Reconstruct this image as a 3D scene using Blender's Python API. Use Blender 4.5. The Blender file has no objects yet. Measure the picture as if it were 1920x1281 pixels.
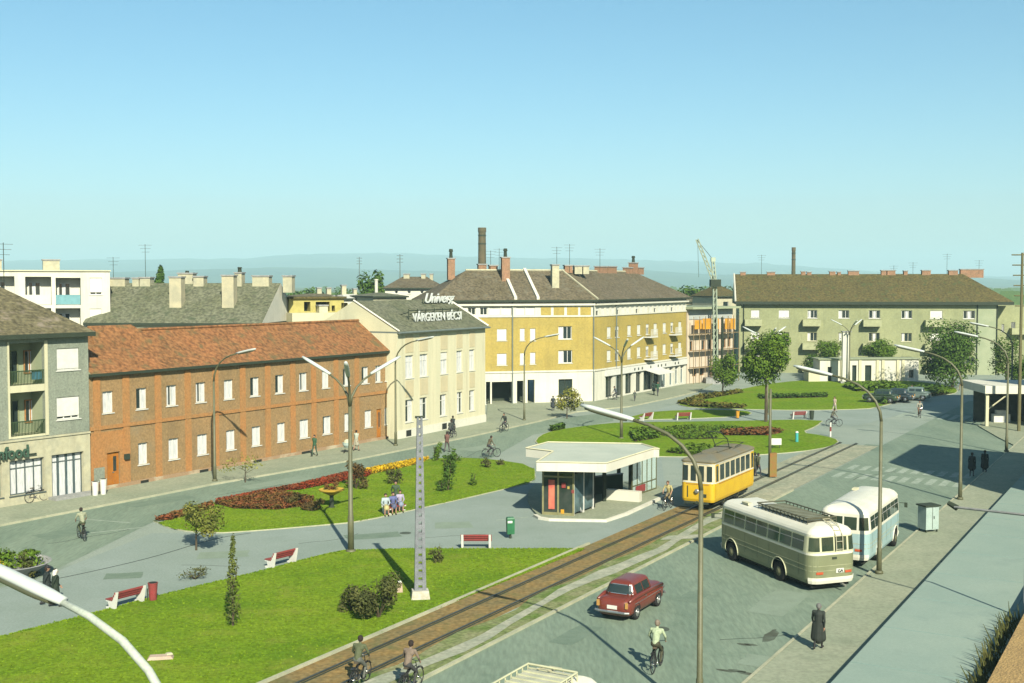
import bpy, bmesh, math, random
import numpy as np
from mathutils import Vector, Matrix
from mathutils.geometry import tessellate_polygon
random.seed(7)
R = math.radians
sc = bpy.context.scene
COL = sc.collection

# ---------------------------------------------------------------- camera, sky, sun, exposure
CAMZ = 14.0; F = 2250.0; HOR = 530.0
PITCH = math.atan((640.5 - HOR) / F)
cd = bpy.data.cameras.new('camera'); cam = bpy.data.objects.new('camera', cd); COL.objects.link(cam)
cd.sensor_width = 36; cd.lens = F / 1920 * 36; cd.clip_start = .5; cd.clip_end = 30000
cam.location = (0, 0, CAMZ); cam.rotation_euler = (math.pi / 2 - PITCH, 0, 0)
sc.camera = cam
SUN_AZ = R(16); SUN_EL = R(34.5)
# horizontal direction in which shadows fall
SH = Vector((-math.sin(SUN_AZ), math.cos(SUN_AZ), 0))
w = bpy.data.worlds.new("World"); sc.world = w; w.use_nodes = True
nt = w.node_tree; nt.nodes.clear()
sky = nt.nodes.new('ShaderNodeTexSky'); sky.sky_type = 'NISHITA'; sky.sun_disc = False
sky.sun_elevation = SUN_EL; sky.sun_rotation = R(180) - SUN_AZ
sky.air_density = 1.0; sky.dust_density = 1.2; sky.ozone_density = 2.0; sky.altitude = 200
hs = nt.nodes.new('ShaderNodeHueSaturation'); hs.inputs['Hue'].default_value = .482; hs.inputs['Saturation'].default_value = 1.14
mx = nt.nodes.new('ShaderNodeMixRGB'); mx.blend_type = 'MULTIPLY'; mx.inputs[0].default_value = 1
mx.inputs[2].default_value = (.86, 1.0, 1.06, 1)
bg = nt.nodes.new('ShaderNodeBackground'); bg.inputs[1].default_value = .058
ow = nt.nodes.new('ShaderNodeOutputWorld')
nt.links.new(sky.outputs[0], hs.inputs['Color']); nt.links.new(hs.outputs[0], mx.inputs[1])
nt.links.new(mx.outputs[0], bg.inputs[0]); nt.links.new(bg.outputs[0], ow.inputs[0])
sl = bpy.data.lights.new('sun', 'SUN'); sl.energy = 5.0; sl.angle = R(.5); sl.color = (1, .94, .76)
so = bpy.data.objects.new('sun', sl); COL.objects.link(so)
sd = Vector((SH.x * math.cos(SUN_EL), SH.y * math.cos(SUN_EL), -math.sin(SUN_EL)))
so.rotation_euler = sd.to_track_quat('-Z', 'Y').to_euler(); so.location = (20, -40, 60)
sc.view_settings.view_transform = 'Standard'; sc.view_settings.look = 'None'
sc.view_settings.exposure = 1.1; sc.view_settings.gamma = 1
sc.cycles.max_bounces = 5; sc.cycles.diffuse_bounces = 2; sc.cycles.glossy_bounces = 2
sc.cycles.transparent_max_bounces = 8

# ---------------------------------------------------------------- projection helpers
cp, sp_ = math.cos(PITCH), math.sin(PITCH)
def ray(px, py):
    x = (px - 960) / F; y = -(py - 640.5) / F
    return Vector((x, cp + y * sp_, -sp_ + y * cp))
def G(px, py, z=0.0):
    d = ray(px, py); t = (z - CAMZ) / d.z
    return Vector((d.x * t, d.y * t, z))
def P(px, py, Y):
    d = ray(px, py); t = Y / d.y
    return Vector((d.x * t, Y, CAMZ + d.z * t))
def ZH(py, Y):
    return P(960, py, Y).z
RD = Vector((.497, .868, 0)).normalized(); RN = Vector((.868, -.497, 0)).normalized()
def ST(s, t, z=0):
    v = RD * s + RN * t; return Vector((v.x, v.y, z))

# ---------------------------------------------------------------- materials
MATS = {}; ALB = .65
def mat(name, c1, c2=None, scale=2.0, rough=.85, bump=0.0, bscale=None, metal=0, spec=.3, fine=.12, fscale=25, detail=6, ramp=(.35, .65), stretch=None, rot=0, nr=.5):
    if name in MATS: return MATS[name]
    m = bpy.data.materials.new(name); m.use_nodes = True; t = m.node_tree; N = t.nodes; Lk = t.links
    b = N['Principled BSDF']; b.inputs['Roughness'].default_value = rough; b.inputs['Metallic'].default_value = metal
    b.inputs['Specular IOR Level'].default_value = spec
    if c2 is None: c2 = tuple(x * .82 for x in c1)
    c1 = tuple(x * ALB for x in c1); c2 = tuple(x * ALB for x in c2)
    tc = N.new('ShaderNodeTexCoord'); mp = N.new('ShaderNodeMapping'); Lk.new(tc.outputs['Object'], mp.inputs[0])
    if stretch: mp.inputs['Scale'].default_value = stretch
    if rot: mp.inputs['Rotation'].default_value = (0, 0, rot)
    n1 = N.new('ShaderNodeTexNoise'); n1.inputs['Scale'].default_value = scale; n1.inputs['Detail'].default_value = detail; n1.inputs['Roughness'].default_value = nr
    Lk.new(mp.outputs[0], n1.inputs[0])
    cr = N.new('ShaderNodeValToRGB'); cr.color_ramp.elements[0].position = ramp[0]; cr.color_ramp.elements[1].position = ramp[1]
    cr.color_ramp.elements[0].color = (*c1, 1); cr.color_ramp.elements[1].color = (*c2, 1)
    Lk.new(n1.outputs['Fac'], cr.inputs[0]); out = cr.outputs[0]
    if fine:
        n2 = N.new('ShaderNodeTexNoise'); n2.inputs['Scale'].default_value = fscale; n2.inputs['Detail'].default_value = 3
        Lk.new(mp.outputs[0], n2.inputs[0])
        mr = N.new('ShaderNodeMapRange'); mr.inputs[1].default_value = .3; mr.inputs[2].default_value = .7
        mr.inputs[3].default_value = 1 - fine; mr.inputs[4].default_value = 1 + fine; Lk.new(n2.outputs['Fac'], mr.inputs[0])
        mu = N.new('ShaderNodeVectorMath'); mu.operation = 'MULTIPLY'; Lk.new(out, mu.inputs[0]); Lk.new(mr.outputs[0], mu.inputs[1]); out = mu.outputs[0]
    Lk.new(out, b.inputs['Base Color'])
    if bump:
        n3 = N.new('ShaderNodeTexNoise'); n3.inputs['Scale'].default_value = bscale or scale * 6; n3.inputs['Detail'].default_value = 4
        Lk.new(mp.outputs[0], n3.inputs[0]); bp = N.new('ShaderNodeBump'); bp.inputs['Strength'].default_value = bump; bp.inputs['Distance'].default_value = .05
        Lk.new(n3.outputs['Fac'], bp.inputs['Height']); Lk.new(bp.outputs[0], b.inputs['Normal'])
    MATS[name] = m; return m
def tiles(name, c1, c2, c3, sc_=.35, rows=3.2):
    """roof tiles: courses, blotchy weathering"""
    m = mat(name, c1, c2, scale=sc_, rough=.9, bump=.5, bscale=6, fine=.5, fscale=3.6, ramp=(.3, .7), nr=.7)
    t = m.node_tree; N = t.nodes; Lk = t.links; b = N['Principled BSDF']
    src = b.inputs['Base Color'].links[0].from_socket
    tc = [n for n in N if n.type == 'TEX_COORD'][0]
    wv = N.new('ShaderNodeTexWave'); wv.bands_direction = 'Z'; wv.inputs['Scale'].default_value = rows; wv.inputs['Distortion'].default_value = 1.2; wv.inputs['Detail'].default_value = 2
    Lk.new(tc.outputs['Object'], wv.inputs[0])
    v = N.new('ShaderNodeTexNoise'); v.inputs['Scale'].default_value = 1.1; v.inputs['Detail'].default_value = 8; Lk.new(tc.outputs['Object'], v.inputs[0])
    cr = N.new('ShaderNodeValToRGB'); cr.color_ramp.elements[0].position = .56; cr.color_ramp.elements[1].position = .72
    Lk.new(v.outputs['Fac'], cr.inputs[0])
    m1 = N.new('ShaderNodeMixRGB'); Lk.new(cr.outputs[0], m1.inputs[0]); Lk.new(src, m1.inputs[1]); m1.inputs[2].default_value = (*[x * ALB for x in c3], 1)
    mr = N.new('ShaderNodeMapRange'); mr.inputs[3].default_value = .8; mr.inputs[4].default_value = 1.12; Lk.new(wv.outputs['Fac'], mr.inputs[0])
    mu = N.new('ShaderNodeVectorMath'); mu.operation = 'MULTIPLY'; Lk.new(m1.outputs[0], mu.inputs[0]); Lk.new(mr.outputs[0], mu.inputs[1])
    Lk.new(mu.outputs[0], b.inputs['Base Color']); return m

def blotch(m, col, scale, lo, hi, amt=1.0, sx=None):
    t = m.node_tree; N = t.nodes; Lk = t.links; b = N['Principled BSDF']; src = b.inputs['Base Color'].links[0].from_socket
    tc = [n for n in N if n.type == 'TEX_COORD'][0]; v = N.new('ShaderNodeTexNoise'); v.inputs['Scale'].default_value = scale; v.inputs['Detail'].default_value = 12; v.inputs['Roughness'].default_value = .65
    if sx:
        mp = N.new('ShaderNodeMapping'); mp.inputs['Scale'].default_value = sx; Lk.new(tc.outputs['Object'], mp.inputs[0]); Lk.new(mp.outputs[0], v.inputs[0])
    else: Lk.new(tc.outputs['Object'], v.inputs[0])
    mr = N.new('ShaderNodeMapRange'); mr.inputs[1].default_value = lo; mr.inputs[2].default_value = hi; mr.inputs[4].default_value = amt
    Lk.new(v.outputs['Fac'], mr.inputs[0]); m1 = N.new('ShaderNodeMixRGB'); Lk.new(mr.outputs[0], m1.inputs[0]); Lk.new(src, m1.inputs[1]); m1.inputs[2].default_value = (*[x * ALB for x in col], 1)
    Lk.new(m1.outputs[0], b.inputs['Base Color'])
ASPH = mat('asphalt', (.24, .30, .25), (.325, .375, .31), scale=.10, rough=.9, detail=14, nr=.68, fine=.16, fscale=9, bump=.15, bscale=30)
ROADM = mat('road_asphalt', (.165, .23, .17), (.235, .30, .22), scale=.35, rough=.85, detail=12, nr=.66, stretch=(1, .16, 1), rot=R(29.8), fine=.15, fscale=7, bump=.15, bscale=30)
PATHM = mat('plaza_asphalt', (.295, .355, .315), (.235, .295, .25), scale=.16, detail=14, nr=.68, rough=.9, fine=.12, fscale=10)
PAVE = mat('pavement_concrete', (.33, .355, .25), (.26, .30, .205), scale=.22, detail=14, nr=.68, rough=.9, fine=.16, fscale=6)
KERB = mat('kerb_stone', (.50, .49, .34), (.34, .36, .25), scale=.9, nr=.7)
GRASS = mat('grass', (.115, .22, .012), (.215, .305, .022), scale=.16, detail=15, nr=.74, rough=1, spec=.05, fine=.32, fscale=7, bump=.8, bscale=18, ramp=(.3, .7))
GRASSD = mat('grass_far', (.11, .22, .010), (.20, .28, .022), scale=.14, detail=15, nr=.74, rough=1, spec=.05, fine=.32, fscale=4, bump=.8, bscale=10, ramp=(.3, .7))
FIELD = mat('fields', (.10, .16, .04), (.15, .15, .06), scale=.004, rough=1, spec=0, fine=.2, fscale=.05)
DIRT = mat('track_dirt', (.30, .20, .075), (.21, .17, .08), scale=.9, rough=1, fine=.3, fscale=5, bump=.5, bscale=12, spec=.1)
SAND = mat('worn_path', (.42, .42, .32), (.30, .33, .24), scale=1.0, rough=1, fine=.2, fscale=6)
STRIPM = mat('verge_grass', (.13, .20, .05), (.26, .27, .14), scale=.8, rough=1, spec=.05, fine=.3, fscale=6, bump=.6)
RAIL = mat('rail_steel', (.10, .11, .09), rough=.45, metal=.5)
PAINT = mat('road_paint', (.36, .42, .34), (.22, .29, .22), scale=2.2, ramp=(.45, .7), fine=.25)
GLASS = mat('dark_glass', (.02, .035, .035), (.035, .05, .045), scale=.7, rough=.08, spec=.6, fine=0)
GLASSB = mat('blue_glass', (.12, .2, .22), (.05, .09, .1), scale=1.5, rough=.1, spec=.6, fine=0)
WHITE = mat('white_paint', (.74, .74, .68), (.66, .66, .6), scale=3, rough=.6, fine=.04)
CURT = mat('net_curtain', (.72, .73, .72), (.5, .52, .52), scale=6, rough=.9, fine=.1, stretch=(3, 3, .3))
CREAM = mat('cream_plaster', (.66, .63, .42), (.56, .54, .37), scale=.5, fine=.08, bump=.1)
WHITEW = mat('white_render', (.74, .72, .60), (.62, .62, .52), scale=.35, detail=10, nr=.65, fine=.05)
GREYW = mat('grey_render', (.22, .255, .20), (.29, .315, .245), scale=.3, detail=10, nr=.68, fine=.2, fscale=9, bump=.25, bscale=20)
GREYL = mat('grey_render_light', (.36, .40, .26), (.30, .35, .22), scale=.7, fine=.12)
STONE = mat('limestone', (.52, .49, .33), (.43, .42, .30), scale=1.3, fine=.1, fscale=4)
BRICKW = mat('brown_render', (.36, .225, .10), (.27, .185, .085), scale=.25, detail=12, nr=.7, fine=.22, fscale=7, bump=.3, bscale=14)
BRICKO = mat('orange_render', (.43, .20, .065), (.37, .20, .075), scale=.7, fine=.18, fscale=7)
REDBR = mat('red_brick', (.36, .20, .12), (.27, .17, .10), scale=2, fine=.25, fscale=8)
YELW = mat('yellow_render', (.47, .36, .09), (.37, .295, .08), scale=.25, detail=10, nr=.68, fine=.12, fscale=5)
BEIGE = mat('beige_render', (.68, .64, .44), (.60, .58, .40), scale=.6, fine=.1, stretch=(3, 3, .2))
TANP = mat('tan_panel', (.60, .52, .33), (.54, .48, .31), scale=1.2, fine=.15)
GREENW = mat('green_render', (.34, .36, .19), (.26, .285, .15), scale=.25, detail=10, nr=.68, fine=.12, fscale=4)
TILE_O = tiles('orange_tiles', (.31, .13, .048), (.215, .11, .042), (.15, .12, .05))
TILE_G = tiles('grey_tiles', (.12, .105, .055), (.165, .145, .08), (.30, .25, .19))
TILE_D = tiles('slate_tiles', (.12, .13, .07), (.165, .17, .115), (.08, .10, .055))
TILE_B = tiles('brown_tiles', (.12, .10, .055), (.155, .13, .085), (.17, .16, .11))
TILE_V = tiles('olive_tiles', (.085, .075, .025), (.125, .10, .033), (.07, .09, .03))
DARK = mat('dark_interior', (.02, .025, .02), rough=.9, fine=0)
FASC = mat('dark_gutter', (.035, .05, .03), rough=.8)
GUTT = mat('zinc_gutter', (.2, .24, .22), rough=.5, metal=.2)
POLE = mat('lamp_pole_steel', (.095, .10, .05), (.14, .14, .075), scale=1.5, rough=.55, spec=.4)
HEADM = mat('lamp_head_white', (.62, .66, .62), (.55, .6, .57), scale=3, rough=.35, fine=.03)
CONC = mat('concrete', (.36, .36, .34), (.27, .28, .27), scale=3, fine=.15)
ROOFF = mat('bitumen_roof', (.25, .34, .29), (.31, .39, .325), scale=.14, detail=14, nr=.7, rough=.9, fine=.05, fscale=9)
TERRA = mat('terracotta', (.55, .30, .10), (.42, .22, .08), scale=2.5, fine=.3, fscale=12, bump=.5)
ORANGE = mat('orange_sheet', (.66, .33, .02), (.5, .24, .03), scale=.6, fine=.2)
blotch(GRASS, (.27, .29, .05), .45, .52, .70, .6); blotch(GRASS, (.07, .16, .012), .22, .55, .75, .7); blotch(GRASSD, (.22, .22, .05), .35, .55, .72, .6)
blotch(ROADM, (.11, .17, .12), .5, .56, .74, .6); blotch(ASPH, (.15, .21, .16), .3, .56, .72, .55); blotch(PATHM, (.17, .23, .18), .5, .58, .74, .5); blotch(PAVE, (.19, .22, .15), .6, .55, .72, .6)
blotch(BRICKW, (.24, .22, .15), .35, .55, .75, .6); blotch(YELW, (.33, .27, .11), .3, .56, .76, .5); blotch(DIRT, (.14, .16, .06), .5, .52, .66, .7); blotch(ROOFF, (.20, .28, .25), .5, .55, .72, .6)
for m_, c_, a_ in ((BRICKW, (.19, .13, .07), .55), (YELW, (.30, .22, .06), .45), (BEIGE, (.42, .38, .27), .5), (GREENW, (.2, .22, .12), .5), (WHITEW, (.42, .41, .33), .45), (GREYW, (.15, .17, .14), .5), (STONE, (.32, .30, .21), .5), (CREAM, (.40, .38, .26), .5)):
    blotch(m_, c_, 1.0, .52, .72, a_, (1.6, 1.6, .16))
LEAFS = {}
def leafmat(name, c1, c2, sc_=.9):
    m = mat(name, c1, c2, scale=sc_, rough=.7, spec=.15, fine=.4, fscale=6, ramp=(.35, .65))
    return m
LEAF = leafmat('leaf_green', (.07, .14, .010), (.12, .19, .014))
LEAFD = leafmat('leaf_dark', (.045, .10, .010), (.08, .14, .016))
LEAFY = leafmat('leaf_yellowish', (.17, .19, .03), (.26, .24, .05))
LEAFO = leafmat('leaf_olive', (.06, .075, .02), (.11, .11, .03))
LEAFR = leafmat('leaf_redbrown', (.11, .06, .02), (.09, .085, .02))
BARK = mat('bark', (.10, .075, .045), (.06, .05, .03), scale=4, bump=.5)
FLR = leafmat('flowers_red', (.30, .045, .015), (.16, .06, .02), 1.2)
FLY = leafmat('flowers_yellow', (.75, .45, .01), (.5, .36, .02), 1.2)
FLO = leafmat('flowers_rust', (.24, .075, .03), (.12, .09, .02), 1.6)
TYRE = mat('tyre_rubber', (.02, .02, .02), rough=.8)
CHROME = mat('chrome', (.6, .6, .58), rough=.25, metal=.8, fine=0)
SKIN = mat('skin', (.48, .27, .17), rough=.6, fine=0)
HAIR = mat('dark_hair', (.03, .022, .015), rough=.7)

# ---------------------------------------------------------------- mesh building
class MB:
    def __init__(s): s.v = []; s.f = []; s.m = []
    def add(s, vs, fs, mi=0):
        o = len(s.v); s.v += [tuple(p) for p in vs]
        for f in fs: s.f.append(tuple(i + o for i in f)); s.m.append(mi)
    def quad(s, a, b, c, d, mi=0): s.add([a, b, c, d], [(0, 1, 2, 3)], mi)
    def hexa(s, p, mi=0):
        s.add(p, [(0, 3, 2, 1), (4, 5, 6, 7), (0, 1, 5, 4), (1, 2, 6, 5), (2, 3, 7, 6), (3, 0, 4, 7)], mi)
    def box(s, c, size, rz=0, mi=0, taper=1.0):
        x, y, z = size[0] / 2, size[1] / 2, size[2] / 2; ca, sa = math.cos(rz), math.sin(rz); ps = []
        for k, (zz, t) in enumerate(((-z, 1), (z, taper))):
            for sx, sy in ((-1, -1), (1, -1), (1, 1), (-1, 1)):
                a, b = sx * x * t, sy * y * t
                ps.append((c[0] + a * ca - b * sa, c[1] + a * sa + b * ca, c[2] + zz))
        s.hexa(ps, mi)
    def bf(s, f, u0, u1, w0, w1, z0, z1, mi=0):
        s.hexa([f.pt(u0, w0, z0), f.pt(u1, w0, z0), f.pt(u1, w1, z0), f.pt(u0, w1, z0),
                f.pt(u0, w0, z1), f.pt(u1, w0, z1), f.pt(u1, w1, z1), f.pt(u0, w1, z1)], mi)
    def tube(s, path, rad, n=8, mi=0, cap=True, flat=1.0):
        path = [Vector(p) for p in path]
        if not isinstance(rad, (list, tuple)): rad = [rad] * len(path)
        o = len(s.v); up = Vector((0, 0, 1)); prev = None
        for i, p in enumerate(path):
            a = path[max(i - 1, 0)]; b = path[min(i + 1, len(path) - 1)]; d = (b - a).normalized()
            if prev is None:
                x = d.cross(up)
                if x.length < .05: x = Vector((1, 0, 0))
            else: x = prev - d * prev.dot(d)
            x.normalize(); prev = x; y = d.cross(x)
            for k in range(n):
                t = 2 * math.pi * k / n; q = p + x * math.cos(t) * rad[i] + y * math.sin(t) * rad[i] * flat
                s.v.append(tuple(q))
        for i in range(len(path) - 1):
            for k in range(n):
                a = o + i * n + k; b = o + i * n + (k + 1) % n
                s.f.append((a, b, b + n, a + n)); s.m.append(mi)
        if cap:
            s.f.append(tuple(o + k for k in reversed(range(n)))); s.m.append(mi)
            e = o + (len(path) - 1) * n; s.f.append(tuple(e + k for k in range(n))); s.m.append(mi)
    def lathe(s, c, prof, n=16, mi=0, axis='z', close=True):
        o = len(s.v)
        for r, h in prof:
            for k in range(n):
                t = 2 * math.pi * k / n; a, b = r * math.cos(t), r * math.sin(t)
                if axis == 'z': q = (c[0] + a, c[1] + b, c[2] + h)
                elif axis == 'x': q = (c[0] + h, c[1] + a, c[2] + b)
                else: q = (c[0] + a, c[1] + h, c[2] + b)
                s.v.append(q)
        for i in range(len(prof) - 1):
            for k in range(n):
                a = o + i * n + k; b = o + i * n + (k + 1) % n
                s.f.append((a, b, b + n, a + n)); s.m.append(mi)
        if close:
            s.f.append(tuple(o + k for k in reversed(range(n)))); s.m.append(mi)
            e = o + (len(prof) - 1) * n; s.f.append(tuple(e + k for k in range(n))); s.m.append(mi)
    def build(s, name, mats, parent=None, org=None, smooth=False):
        me = bpy.data.meshes.new(name); ox, oy, oz = org if org else (0, 0, 0)
        if org is None and parent is not None and 'wo' in parent: ox, oy, oz = parent['wo']
        me.from_pydata([(a - ox, b - oy, c - oz) for a, b, c in s.v], [], s.f)
        for m in (mats if isinstance(mats, (list, tuple)) else [mats]): me.materials.append(m)
        me.polygons.foreach_set('material_index', s.m)
        if smooth: me.polygons.foreach_set('use_smooth', [True] * len(s.f))
        me.update()
        o = bpy.data.objects.new(name, me); COL.objects.link(o)
        if parent is not None:
            o.parent = parent
            if 'wo' in parent: o['wo'] = parent['wo']
        elif org: o.location = org
        return o
def tag(o, label=None, cat=None, group=None, kind=None):
    if label: o['label'] = label
    if cat: o['category'] = cat
    if group: o['group'] = group
    if kind: o['kind'] = kind
    return o
def thing(name, label, cat, loc=(0, 0, 0), rz=0, group=None, world=False):
    """Empty at the base; world=True: its parts are given in world coordinates"""
    o = bpy.data.objects.new(name, None); COL.objects.link(o); o.location = loc; o.rotation_euler = (0, 0, rz); o.empty_display_size = .3
    if world: o['wo'] = tuple(loc)
    return tag(o, label, cat, group)
def copy_tree(o, parent=None):
    c = o.copy(); COL.objects.link(c); c.parent = parent
    for ch in list(KIDS(o)): copy_tree(ch, c)
    return c
def KIDS(o): return [x for x in o.children]
def place(o, loc, rz=0, label=None, group=None, scale=None):
    o.location = loc; o.rotation_euler = (0, 0, rz)
    if label: o['label'] = label
    if group: o['group'] = group
    if scale: o.scale = (scale,) * 3
    return o
def dup(o, loc, rz, label, group=None, scale=None):
    c = copy_tree(o); return place(c, loc, rz, label, group, scale)
def recolor(root, table):
    """give a copied thing its own paint: new mesh copies with swapped materials"""
    for ch in KIDS(root):
        if ch.type == 'MESH' and any(m in table for m in ch.data.materials):
            ch.data = ch.data.copy()
            for i, m in enumerate(ch.data.materials):
                if m in table: ch.data.materials[i] = table[m]
        recolor(ch, table)

def slab(name, pts, z, m, kind='structure', side=.1, world=None):
    """flat polygon with a skirt; pts are world points"""
    pts = [Vector((p[0], p[1], z)) for p in pts]; mb = MB()
    tri = tessellate_polygon([pts]); o = len(mb.v); mb.v += [tuple(p) for p in pts]
    for t in tri:
        a, b, c = [pts[i] for i in t]
        if (b - a).cross(c - a).z < 0: t = (t[0], t[2], t[1])
        mb.f.append(tuple(t)); mb.m.append(0)
    if side:
        n = len(pts)
        for i in range(n):
            a, b = pts[i], pts[(i + 1) % n]
            mb.quad(a, b, (b.x, b.y, z - side), (a.x, a.y, z - side))
    ob = mb.build(name, m); ob['kind'] = kind
    return ob
def strip(name, pts, width, z0, z1, m, kind='structure', closed=False):
    """kerb-like box band following world points"""
    pts = [Vector((p[0], p[1], 0)) for p in pts]; n = len(pts); mb = MB(); offs = []
    for i in range(n):
        if closed: a, b = pts[i - 1], pts[(i + 1) % n]
        else: a, b = pts[max(i - 1, 0)], pts[min(i + 1, n - 1)]
        d = (b - a).normalized(); offs.append(Vector((-d.y, d.x, 0)) * width / 2)
    for i in range(n if closed else n - 1):
        j = (i + 1) % n; a, b = pts[i], pts[j]
        q = [a - offs[i], b - offs[j], b + offs[j], a + offs[i]]
        mb.hexa([(p.x, p.y, z0) for p in q] + [(p.x, p.y, z1) for p in q])
    ob = mb.build(name, m); ob['kind'] = kind; return ob
def smooth_px(px, it=2, closed=True):
    for _ in range(it):
        q = []
        n = len(px)
        for i in range(n if closed else n - 1):
            a, b = px[i], px[(i + 1) % n]
            q.append((a[0] * .75 + b[0] * .25, a[1] * .75 + b[1] * .25)); q.append((a[0] * .25 + b[0] * .75, a[1] * .25 + b[1] * .75))
        if not closed: q = [px[0]] + q + [px[-1]]
        px = q
    return px

class Fac:
    def __init__(s, A, B):
        s.A = Vector((A[0], A[1], 0)); s.B = Vector((B[0], B[1], 0)); d = s.B - s.A; s.L = d.length; s.e = d / s.L; s.n = Vector((-s.e.y, s.e.x, 0))
    def pt(s, u, w, z): v = s.A + s.e * u + s.n * w; return (v.x, v.y, z)
    def uz(s, px, py, w=0):
        d = ray(px, py); o = s.A + s.n * w - Vector((0, 0, CAMZ)); t = o.dot(s.n) / d.dot(s.n)
        p = d * t; q = Vector((p.x, p.y, 0)) - s.A
        return q.dot(s.e), CAMZ + p.z
    def rect(s, x0, x1, y0, y1, w=0):
        xc = (x0 + x1) / 2
        return (s.uz(x0, y0, w)[0], s.uz(x1, y0, w)[0], s.uz(xc, y1, w)[1], s.uz(xc, y0, w)[1])
def wall(mb, f, z0, z1, rects, depth=.2, mfn=None, u0=0, u1=None, w=0, zs=()):
    """wall sheet with real openings and reveals"""
    u1 = f.L if u1 is None else u1
    us = sorted(set([u0, u1] + [min(max(x, u0), u1) for r in rects for x in r[:2]]))
    zz = sorted(set([z0, z1] + list(zs) + [min(max(x, z0), z1) for r in rects for x in r[2:4]]))
    for a, b in zip(us, us[1:]):
        if b - a < 1e-4: continue
        for c, d in zip(zz, zz[1:]):
            if d - c < 1e-4: continue
            um, zm = (a + b) / 2, (c + d) / 2
            if any(r[0] < um < r[1] and r[2] < zm < r[3] for r in rects): continue
            mb.quad(f.pt(a, w, c), f.pt(b, w, c), f.pt(b, w, d), f.pt(a, w, d), mfn(um, zm) if mfn else 0)
    for r in rects:
        a, b, c, d = r[:4]; q = depth; mi = mfn((a + b) / 2, (c + d) / 2) if mfn else 0
        mb.quad(f.pt(a, w, c), f.pt(a, w + q, c), f.pt(a, w + q, d), f.pt(a, w, d), mi)
        mb.quad(f.pt(b, w, c), f.pt(b, w, d), f.pt(b, w + q, d), f.pt(b, w + q, c), mi)
        mb.quad(f.pt(a, w, c), f.pt(b, w, c), f.pt(b, w + q, c), f.pt(a, w + q, c), mi)
        mb.quad(f.pt(a, w, d), f.pt(a, w + q, d), f.pt(b, w + q, d), f.pt(b, w, d), mi)
def window(root, f, r, depth=.18, frame=None, glass=None, mull=1, trans=None, curt=None, blind=None, sill=True, w=0, ft=.07, name='window'):
    """curt: list of (fraction from, to) hung with white curtain; blind: fraction of height covered from the top"""
    frame = frame or WHITE; glass = glass or GLASS; a, b, c, d = r[:4]; mb = MB(); W0, W1 = w + depth - .06, w + depth - .004
    mb.bf(f, a, b, W0, W1, c, c + ft); mb.bf(f, a, b, W0, W1, d - ft, d)
    mb.bf(f, a, a + ft, W0 + .002, W1, c + ft, d - ft); mb.bf(f, b - ft, b, W0 + .002, W1, c + ft, d - ft)
    for k in range(mull):
        x = a + (b - a) * (k + 1) / (mull + 1); mb.bf(f, x - ft * .45, x + ft * .45, W0 + .004, W1, c + ft, d - ft)
    if trans: z = c + (d - c) * trans; mb.bf(f, a + ft, b - ft, W0 + .008, W1, z - ft * .4, z + ft * .4)
    if sill: mb.bf(f, a - .08, b + .08, w - .07, w + depth - .07, c - .06, c - .002)
    o = mb.build(name, frame, root)
    g = MB(); g.quad(f.pt(a, w + depth, c), f.pt(b, w + depth, c), f.pt(b, w + depth, d), f.pt(a, w + depth, d)); g.build('pane', glass, o)
    if curt:
        for p, q in curt:
            m = MB(); m.quad(f.pt(a + (b - a) * p, w + depth - .01, c + ft), f.pt(a + (b - a) * q, w + depth - .01, c + ft), f.pt(a + (b - a) * q, w + depth - .01, d - ft), f.pt(a + (b - a) * p, w + depth - .01, d - ft))
            m.build('curtain', CURT, o)
    if blind:
        m = MB(); z = d - (d - c) * blind; m.bf(f, a + .02, b - .02, w + depth - .1, w + depth - .065, z, d - .05); m.build('roller_blind', WHITE, o)
    return o
def roof(root, f, depth, ze, zr, mats, over=.5, endL=0, endR=0, hipL=0, hipR=0, th=.18, w0=0, name='roof', ridgew=.5, gutter=FASC):
    """closed gable or hip roof; mats[1] = gable wall"""
    u0, u1 = -endL, f.L + endR; a, b = w0 - over, w0 + depth + over; rw = w0 + depth * ridgew; r0, r1 = u0 + hipL, u1 - hipR; mb = MB()
    E = [f.pt(u0, a, ze), f.pt(u1, a, ze), f.pt(u1, b, ze), f.pt(u0, b, ze)]; B_ = [(p[0], p[1], ze - th) for p in E]
    r_0, r_1 = f.pt(r0, rw, zr), f.pt(r1, rw, zr)
    mb.quad(E[0], E[1], r_1, r_0); mb.quad(E[2], E[3], r_0, r_1)
    mb.add([E[0], r_0, E[3]], [(0, 1, 2)], 0 if hipL else 1); mb.add([E[1], E[2], r_1], [(0, 1, 2)], 0 if hipR else 1)
    for i in range(4): j = (i + 1) % 4; mb.quad(B_[i], B_[j], E[j], E[i], 2)
    mb.quad(B_[3], B_[2], B_[1], B_[0], 2)
    o = mb.build(name, [mats[0], mats[1], gutter], root)
    return o
def sides(mb, f, depth, z0, z1, mi=0, w0=0, top=False):
    L = f.L
    mb.quad(f.pt(L, w0, z0), f.pt(L, depth, z0), f.pt(L, depth, z1), f.pt(L, w0, z1), mi)
    mb.quad(f.pt(0, depth, z0), f.pt(0, w0, z0), f.pt(0, w0, z1), f.pt(0, depth, z1), mi)
    mb.quad(f.pt(L, depth, z0), f.pt(0, depth, z0), f.pt(0, depth, z1), f.pt(L, depth, z1), mi)
    if top: mb.quad(f.pt(0, w0, z1), f.pt(L, w0, z1), f.pt(L, depth, z1), f.pt(0, depth, z1), mi)
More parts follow.
